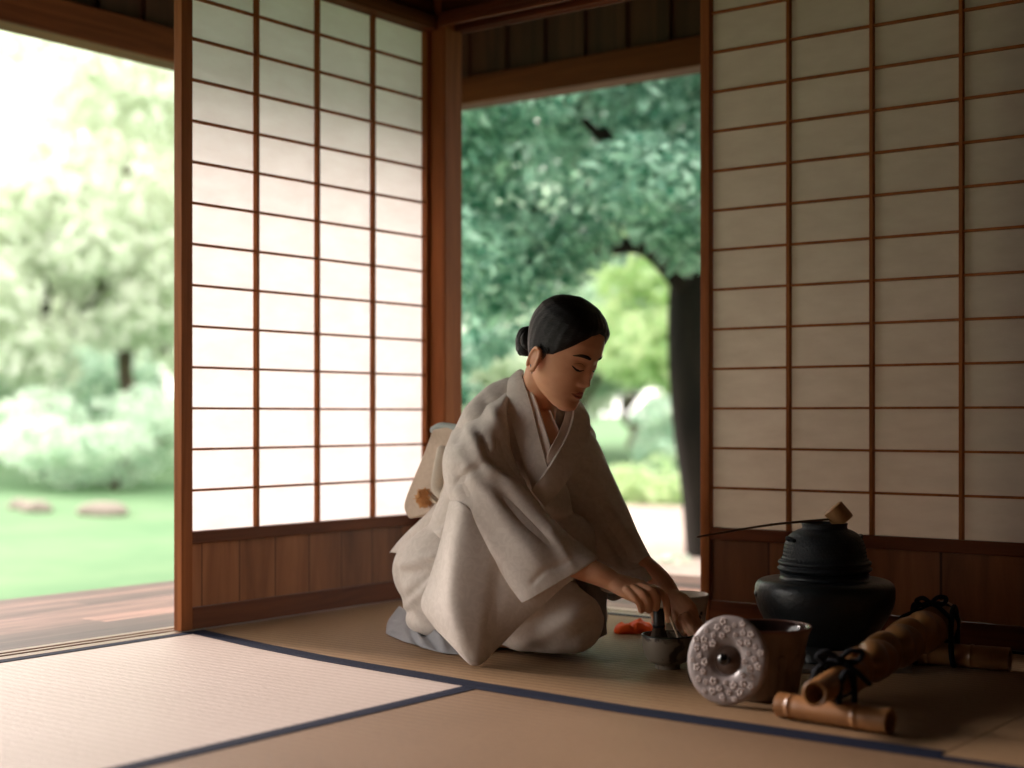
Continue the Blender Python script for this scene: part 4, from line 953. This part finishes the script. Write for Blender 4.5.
folds(me, [(398, 565, 440, 556, .010, 5), (404, 560, 436, 562, -.009, 3), (410, 600, 428, 575, -.009, 4, 436, 570), (404, 610, 420, 590, .008, 5), (400, 575, 445, 566, -.010, 6), (402, 590, 440, 582, .007, 8), (500, 655, 560, 625, .010, 8, 600, 600), (495, 640, 545, 610, -.009, 7),
           (520, 660, 590, 640, .006, 7), (560, 650, 600, 622, -.006, 6), (500, 470, 530, 520, -.012, 9), (540, 500, 590, 520, .010, 9), (530, 515, 600, 545, -.010, 8), (480, 395, 500, 420, -.006, 7), (555, 560, 600, 590, .008, 9)], .006, 11)
KM = link('kimono', me, WOM)

def sheet(name, rows, mat, thick=.006, sub=2, fl=(), namp=.002, nsc=16, solid_closed=False):
    """rows: lists of points (grid), thickened cloth"""
    nr, nc = len(rows), len(rows[0])
    g1 = [catmull(r, 8) for r in rows]; cols = [catmull([g1[i][j] for i in range(nr)], 8) for j in range(len(g1[0]))]
    m = MB(); n1, n2 = len(cols), len(cols[0]); m.add([p for c in cols for p in c], [(a*n2+b, (a+1)*n2+b, (a+1)*n2+b+1, a*n2+b+1) for a in range(n1-1) for b in range(n2-1)])
    me0 = mesh('t', m.v, m.f); o = link('t', me0); s = o.modifiers.new('s', 'SOLIDIFY'); s.thickness = thick; s.offset = 0
    q_ = o.modifiers.new('b', 'SUBSURF'); q_.levels = 1
    me = evalmesh(o, name); bpy.data.objects.remove(o); me.materials.clear(); me.materials.append(mat)
    folds(me, fl, namp, nsc)
    v = getv(me); v[:, 2] = np.maximum(v[:, 2], .0025); setv(me, v)
    return link(name, me, WOM)
def sleeve(name, secs, mat, fl, closed0=True, namp=.002):
    """secs: (top point, bottom point, near bulge, far bulge); an open ended flattened tube, thickened"""
    rs = []
    K = 40
    for T_, B_, nb_, fb in secs:
        c = (T_+B_)/2; h = (T_-B_)/2; ax_ = h.normalized(); nr = Vector((0, -1, 0)); nr = (nr-ax_*nr.dot(ax_)).normalized(); ring = []
        for j in range(K):
            a = 2*math.pi*j/K; s, co = math.sin(a), math.cos(a); b_ = nb_ if s > 0 else fb
            ring.append(c+h*math.copysign(abs(co)**.85, co)+nr*b_*s)
        rs.append(ring)
    cols = [catmull([r[j] for r in rs], 7) for j in range(K)]; n2 = len(cols[0]); m = MB(); m.rings([[cols[j][i] for j in range(K)] for i in range(n2)], False, False)
    me0 = mesh('t', m.v, m.f); o = link('t', me0); s = o.modifiers.new('s', 'SOLIDIFY'); s.thickness = .005; s.offset = -1; q_ = o.modifiers.new('b', 'SUBSURF'); q_.levels = 1
    me = evalmesh(o, name); bpy.data.objects.remove(o); me.materials.clear(); me.materials.append(mat); folds(me, fl, namp, 13)
    return link(name, me, WOM)
# near (right) sleeve
sleeve('sleeve', [(Q(512, 386, 3.63), Q(452, 430, 3.66), .030, .03), (Q(507, 410, 3.58), Q(443, 460, 3.60), .075, .06), (Q(512, 455, 3.545), Q(449, 498, 3.56), .085, .05),
                  (Q(534, 496, 3.50), Q(475, 540, 3.50), .076, .045), (Q(560, 526, 3.455), Q(498, 570, 3.445), .062, .035), (Q(582, 545, 3.43), Q(512, 590, 3.415), .050, .030), (Q(599, 557, 3.41), Q(521.5, 603, 3.395), .040, .025)], KIM,
       [(478, 415, 497, 440, -.011, 5, 500, 470), (488, 405, 512, 440, .009, 6, 520, 475), (468, 420, 480, 455, .008, 7, 495, 480), (500, 475, 530, 506, .008, 6, 565, 540), (498, 490, 525, 520, -.008, 5, 555, 548), (495, 450, 510, 475, -.008, 5), (462, 455, 475, 480, .006, 6, 500, 505), (455, 470, 470, 500, -.005, 5),
        (450, 487, 476, 468, -.005, 2.5), (450, 482, 476, 463, .004, 2.5), (490, 466, 512, 480, .010, 4.5, 545, 512), (497, 460, 520, 480, -.013, 4.5, 552, 512), (448, 481, 470, 471, -.004, 1.6, 492, 462), (473, 425, 484, 440, -.009, 3.5, 490, 462), (480, 418, 492, 432, .009, 4, 498, 455), (460, 500, 480, 530, .005, 6, 500, 560), (530, 585, 545, 570, -.004, 3, 575, 560), (463, 425, 455, 445, -.005, 4), (490, 500, 520, 540, .006, 9, 550, 575), (460, 440, 452, 470, .005, 8), (575, 572, 560, 545, .004, 4, 545, 530)])
# hanging bag of the near sleeve, its corner touching the mat
sheet('sleeve_drape', [[Q(450, 500, 3.53), Q(462, 502, 3.47), Q(485, 520, 3.455), Q(520, 548, 3.43), Q(560, 562, 3.42)],
                       [Q(441, 540, 3.54), Q(458, 540, 3.45), Q(485, 555, 3.430), Q(525, 573, 3.425), Q(577, 574, 3.415)],
                       [Q(429, 580, 3.54), Q(452, 585, 3.43), Q(483, 592, 3.415), Q(520, 600, 3.42), Q(562, 588, 3.42)],
                       [Q(421, 606, 3.53), Q(450, 620, 3.42), Q(480, 625, 3.400), Q(505, 625, 3.42), Q(530, 616, 3.43)],
                       [Q(437, 630, 3.49), Q(455, 649, 3.42), Q(474, 667, 3.385), Q(489, 657, 3.41), Q(505, 640, 3.43)]], KIM, .006, fl=[(455, 520, 450, 600, .006, 9, 470, 655), (500, 560, 490, 640, -.006, 8)], namp=.003, nsc=10)
# far (left) sleeve
sleeve('sleeve', [(Q(570, 406, 3.70), Q(545, 465, 3.68), .045, .05), (Q(594, 436, 3.72), Q(552, 500, 3.69), .065, .06), (Q(612, 474, 3.71), Q(566, 535, 3.68), .070, .06),
                  (Q(627, 508, 3.67), Q(580, 565, 3.63), .065, .055), (Q(640, 538, 3.61), Q(594, 584, 3.58), .055, .05), (Q(651, 557, 3.56), Q(604, 592, 3.54), .046, .04), (Q(662, 572, 3.53), Q(612, 594, 3.51), .040, .035)], KIM,
       [(575, 470, 596, 484, .010, 4, 612, 505), (572, 480, 592, 496, -.011, 4, 608, 520), (618, 520, 632, 545, .007, 4, 640, 560), (606, 560, 630, 565, -.005, 3, 652, 562), (560, 480, 600, 500, .008, 7, 625, 530), (570, 500, 605, 530, -.012, 7, 625, 560), (585, 450, 605, 490, .007, 8), (590, 520, 610, 550, .009, 7, 620, 575), (560, 455, 590, 470, -.006, 6), (633, 535, 645, 560, .006, 5)])
sheet('sleeve_drape', [[Q(572, 545, 3.60), Q(590, 560, 3.55), Q(612, 574, 3.56)], [Q(572, 580, 3.62), Q(590, 590, 3.55), Q(608, 592, 3.57)],
                       [Q(572, 610, 3.63), Q(590, 620, 3.57), Q(606, 615, 3.585)], [Q(576, 636, 3.65), Q(592, 640, 3.60), Q(607, 634, 3.60)]], KIM2, .006)
sheet('sleeve_lining_corner', [[Q(603, 588, 3.60), Q(614, 588, 3.595), Q(628, 590, 3.59)], [Q(605, 595, 3.60), Q(614, 596, 3.59), Q(626, 594, 3.59)], [Q(608, 599, 3.605), Q(614, 600.5, 3.60), Q(621, 598, 3.60)]], KIM2, .005, namp=0)
# collars : ribbons with a width direction
def band(name, pts, wid, mat, th=.006):
    """pts: (inner edge point, outer edge point) pairs"""
    m = MB(); a = catmull([p[0] for p in pts], 6); b = catmull([p[1] for p in pts], 6); n = len(a); rs = []
    for i in range(n):
        t_ = (a[min(i+1, n-1)]-a[max(i-1, 0)]).normalized(); w_ = (b[i]-a[i]); nn_ = t_.cross(w_).normalized()
        if nn_.y > 0: nn_ = -nn_
        k = 6; up_ = [a[i]+w_*(j/k)+nn_*th*(.5+.35*math.sin(math.pi*j/k)) for j in range(k+1)]; dn = [a[i]+w_*(j/k)-nn_*th*.5 for j in range(k, -1, -1)]
        rs.append(up_+dn)
    m.rings(rs); return m.build(name, mat, WOM, smooth=True, recalc=True, sharp=60)
# under-collar (white) then robe collar, near side
band('under_collar', [(Q(527, 381, 3.585), Q(520, 376, 3.60)), (Q(535, 398, 3.565), Q(529, 402, 3.575)), (Q(544, 425, 3.535), Q(536, 430, 3.545)), (Q(551, 449, 3.515), Q(542, 452, 3.522)), (Q(552, 462, 3.51), Q(543, 466, 3.517))], 0, WHT, .005)
band('under_collar', [(Q(566, 402, 3.60), Q(572, 403, 3.61)), (Q(565, 415, 3.575), Q(573, 417, 3.58)), (Q(559, 432, 3.54), Q(568, 437, 3.548)), (Q(550, 449, 3.508), Q(558, 456, 3.514)), (Q(545, 460, 3.505), Q(550, 468, 3.508))], 0, WHT, .005)
band('collar', [(Q(524, 372, 3.67), Q(517, 372, 3.68)), (Q(523, 378, 3.595), Q(509, 382, 3.615)), (Q(530, 400, 3.565), Q(508, 405, 3.590)), (Q(538, 430, 3.533), Q(516, 436, 3.555)), (Q(545, 458, 3.507), Q(525, 466, 3.525)), (Q(552, 480, 3.495), Q(534, 492, 3.51))], 0, KIM, .008)
band('collar', [(Q(571, 400, 3.63), Q(581, 404, 3.65)), (Q(573, 414, 3.575), Q(589, 420, 3.60)), (Q(567, 435, 3.540), Q(586, 446, 3.57)), (Q(556, 455, 3.503), Q(574, 470, 3.525)), (Q(544, 474, 3.485), Q(558, 492, 3.50)), (Q(531, 490, 3.485), Q(545, 507, 3.49))], 0, KIM, .009)
# ---------------------------------------------------------------- obi with its drum at the back
sheet('obi_drum', [[Q(434, 429, 3.93), Q(452, 427, 3.90), Q(468, 432, 3.86)], [Q(425, 455, 3.95), Q(446, 450, 3.90), Q(466, 455, 3.84)], [Q(413, 485, 3.96), Q(436, 480, 3.90), Q(462, 485, 3.83)], [Q(406, 506, 3.96), Q(428, 508, 3.90), Q(458, 505, 3.83)], [Q(411, 519, 3.94), Q(430, 515, 3.88), Q(456, 512, 3.83)]], OBI, .02, fl=[(440, 440, 425, 500, .003, 10)])
m = MB(); m.tube(catmull([Q(434, 430, 3.95), Q(441, 426.5, 3.93), Q(455, 428, 3.89), Q(470, 431, 3.84)], 5), (.011, .011), 12, rnd_end=True); m.build('obi_fold', simple('pale_teal_silk', (.38, .44, .42), .6), WOM, smooth=True)
m = MB(); m.tube(catmull([Q(443, 450, 3.84), Q(439, 470, 3.835), Q(437, 487, 3.84), Q(443, 495, 3.83)], 5), [(.016, .012)]*16, 14, rnd_end=True); m.build('obi_pillow', OBI2, WOM, smooth=True)
m = MB(); m.tube(catmull([Q(455, 478, 3.77), Q(448, 495, 3.79), Q(444, 510, 3.81), Q(440, 520, 3.84)], 5), [(.022, .018)]*16, 14, rnd_end=True); m.build('obi_band', OBI2, WOM, smooth=True)
m = MB()
for dx in (0, 4): m.tube(catmull([Q(424+dx, 492, 3.865), Q(436+dx, 503, 3.84), Q(450+dx, 516, 3.79)], 5), (.0065, .004), 10, rnd_end=True)
m.build('obi_cord', simple('braided_cord', (.62, .50, .38), .6), WOM, smooth=True)
g = random.Random(2); m = MB(); c = Q(424, 498, 3.865)
for k in range(240):
    d_ = Vector((g.gauss(0, 1), g.gauss(0, 1), g.gauss(0, 1))).normalized(); m.tube([c+d_*.004, c+d_*Vector((.020, .020, .023)).length*.78*g.uniform(.75, 1.05)], [.0018, .0008], 4)
m.ell(c, (.020, .016, .024)); m.build('cord_tassel', simple('orange_tassel', (.66, .34, .14), .8, .2), WOM, smooth=True)
# pointed flap of the robe below the obi
sheet('robe_flap', [[Q(389, 553, 3.93), Q(396, 545, 3.90), Q(408, 532, 3.88), Q(424, 516, 3.86), Q(436, 503, 3.84)], [Q(398, 553, 3.87), Q(408, 542, 3.83), Q(418, 530, 3.80), Q(430, 517, 3.79), Q(442, 506, 3.78)],
  [Q(413, 553, 3.77), Q(422, 542, 3.755), Q(430, 530, 3.745), Q(438, 518, 3.74), Q(446, 508, 3.74)], [Q(436, 554, 3.66), Q(440, 545, 3.66), Q(444, 532, 3.66), Q(448, 520, 3.67), Q(452, 508, 3.68)]], KIM, .007,
  fl=[(402, 546, 418, 530, -.008, 3.5, 440, 520), (400, 550, 425, 536, .008, 4, 444, 530), (415, 548, 440, 540, -.006, 3), (424, 520, 436, 510, .006, 4), (408, 534, 424, 524, .006, 3.5)], namp=.004, nsc=18)
# grey under-robe spilling out behind the feet
sheet('under_robe_hem', [[Q(400, 606, 3.98), Q(414, 614, 3.86), Q(432, 622, 3.76), Q(452, 630, 3.66), Q(472, 636, 3.60)],
  [Q(389, 622, 3.97), Q(405, 629, 3.83), Q(426, 636, 3.72), Q(446, 643, 3.61), Q(470, 648, 3.55)],
  [Q(386, 634, 3.90), Q(403, 641, 3.76), Q(425, 648, 3.65), Q(446, 654, 3.56), Q(470, 656, 3.535)],
  [Q(392, 636.5, 3.88), Q(406, 643, 3.78), Q(426, 648.5, 3.68), Q(446, 653, 3.60), Q(470, 655, 3.56)]], KIM2, .010,
  fl=[(406, 612, 409, 630, -.010, 3, 418, 645), (411, 614, 418, 634, .010, 4, 428, 650), (420, 620, 424, 636, -.012, 3, 440, 650), (428, 622, 440, 636, .010, 4, 446, 652), (440, 628, 450, 640, -.008, 3), (396, 620, 394, 634, .006, 5)], namp=.004, nsc=14)
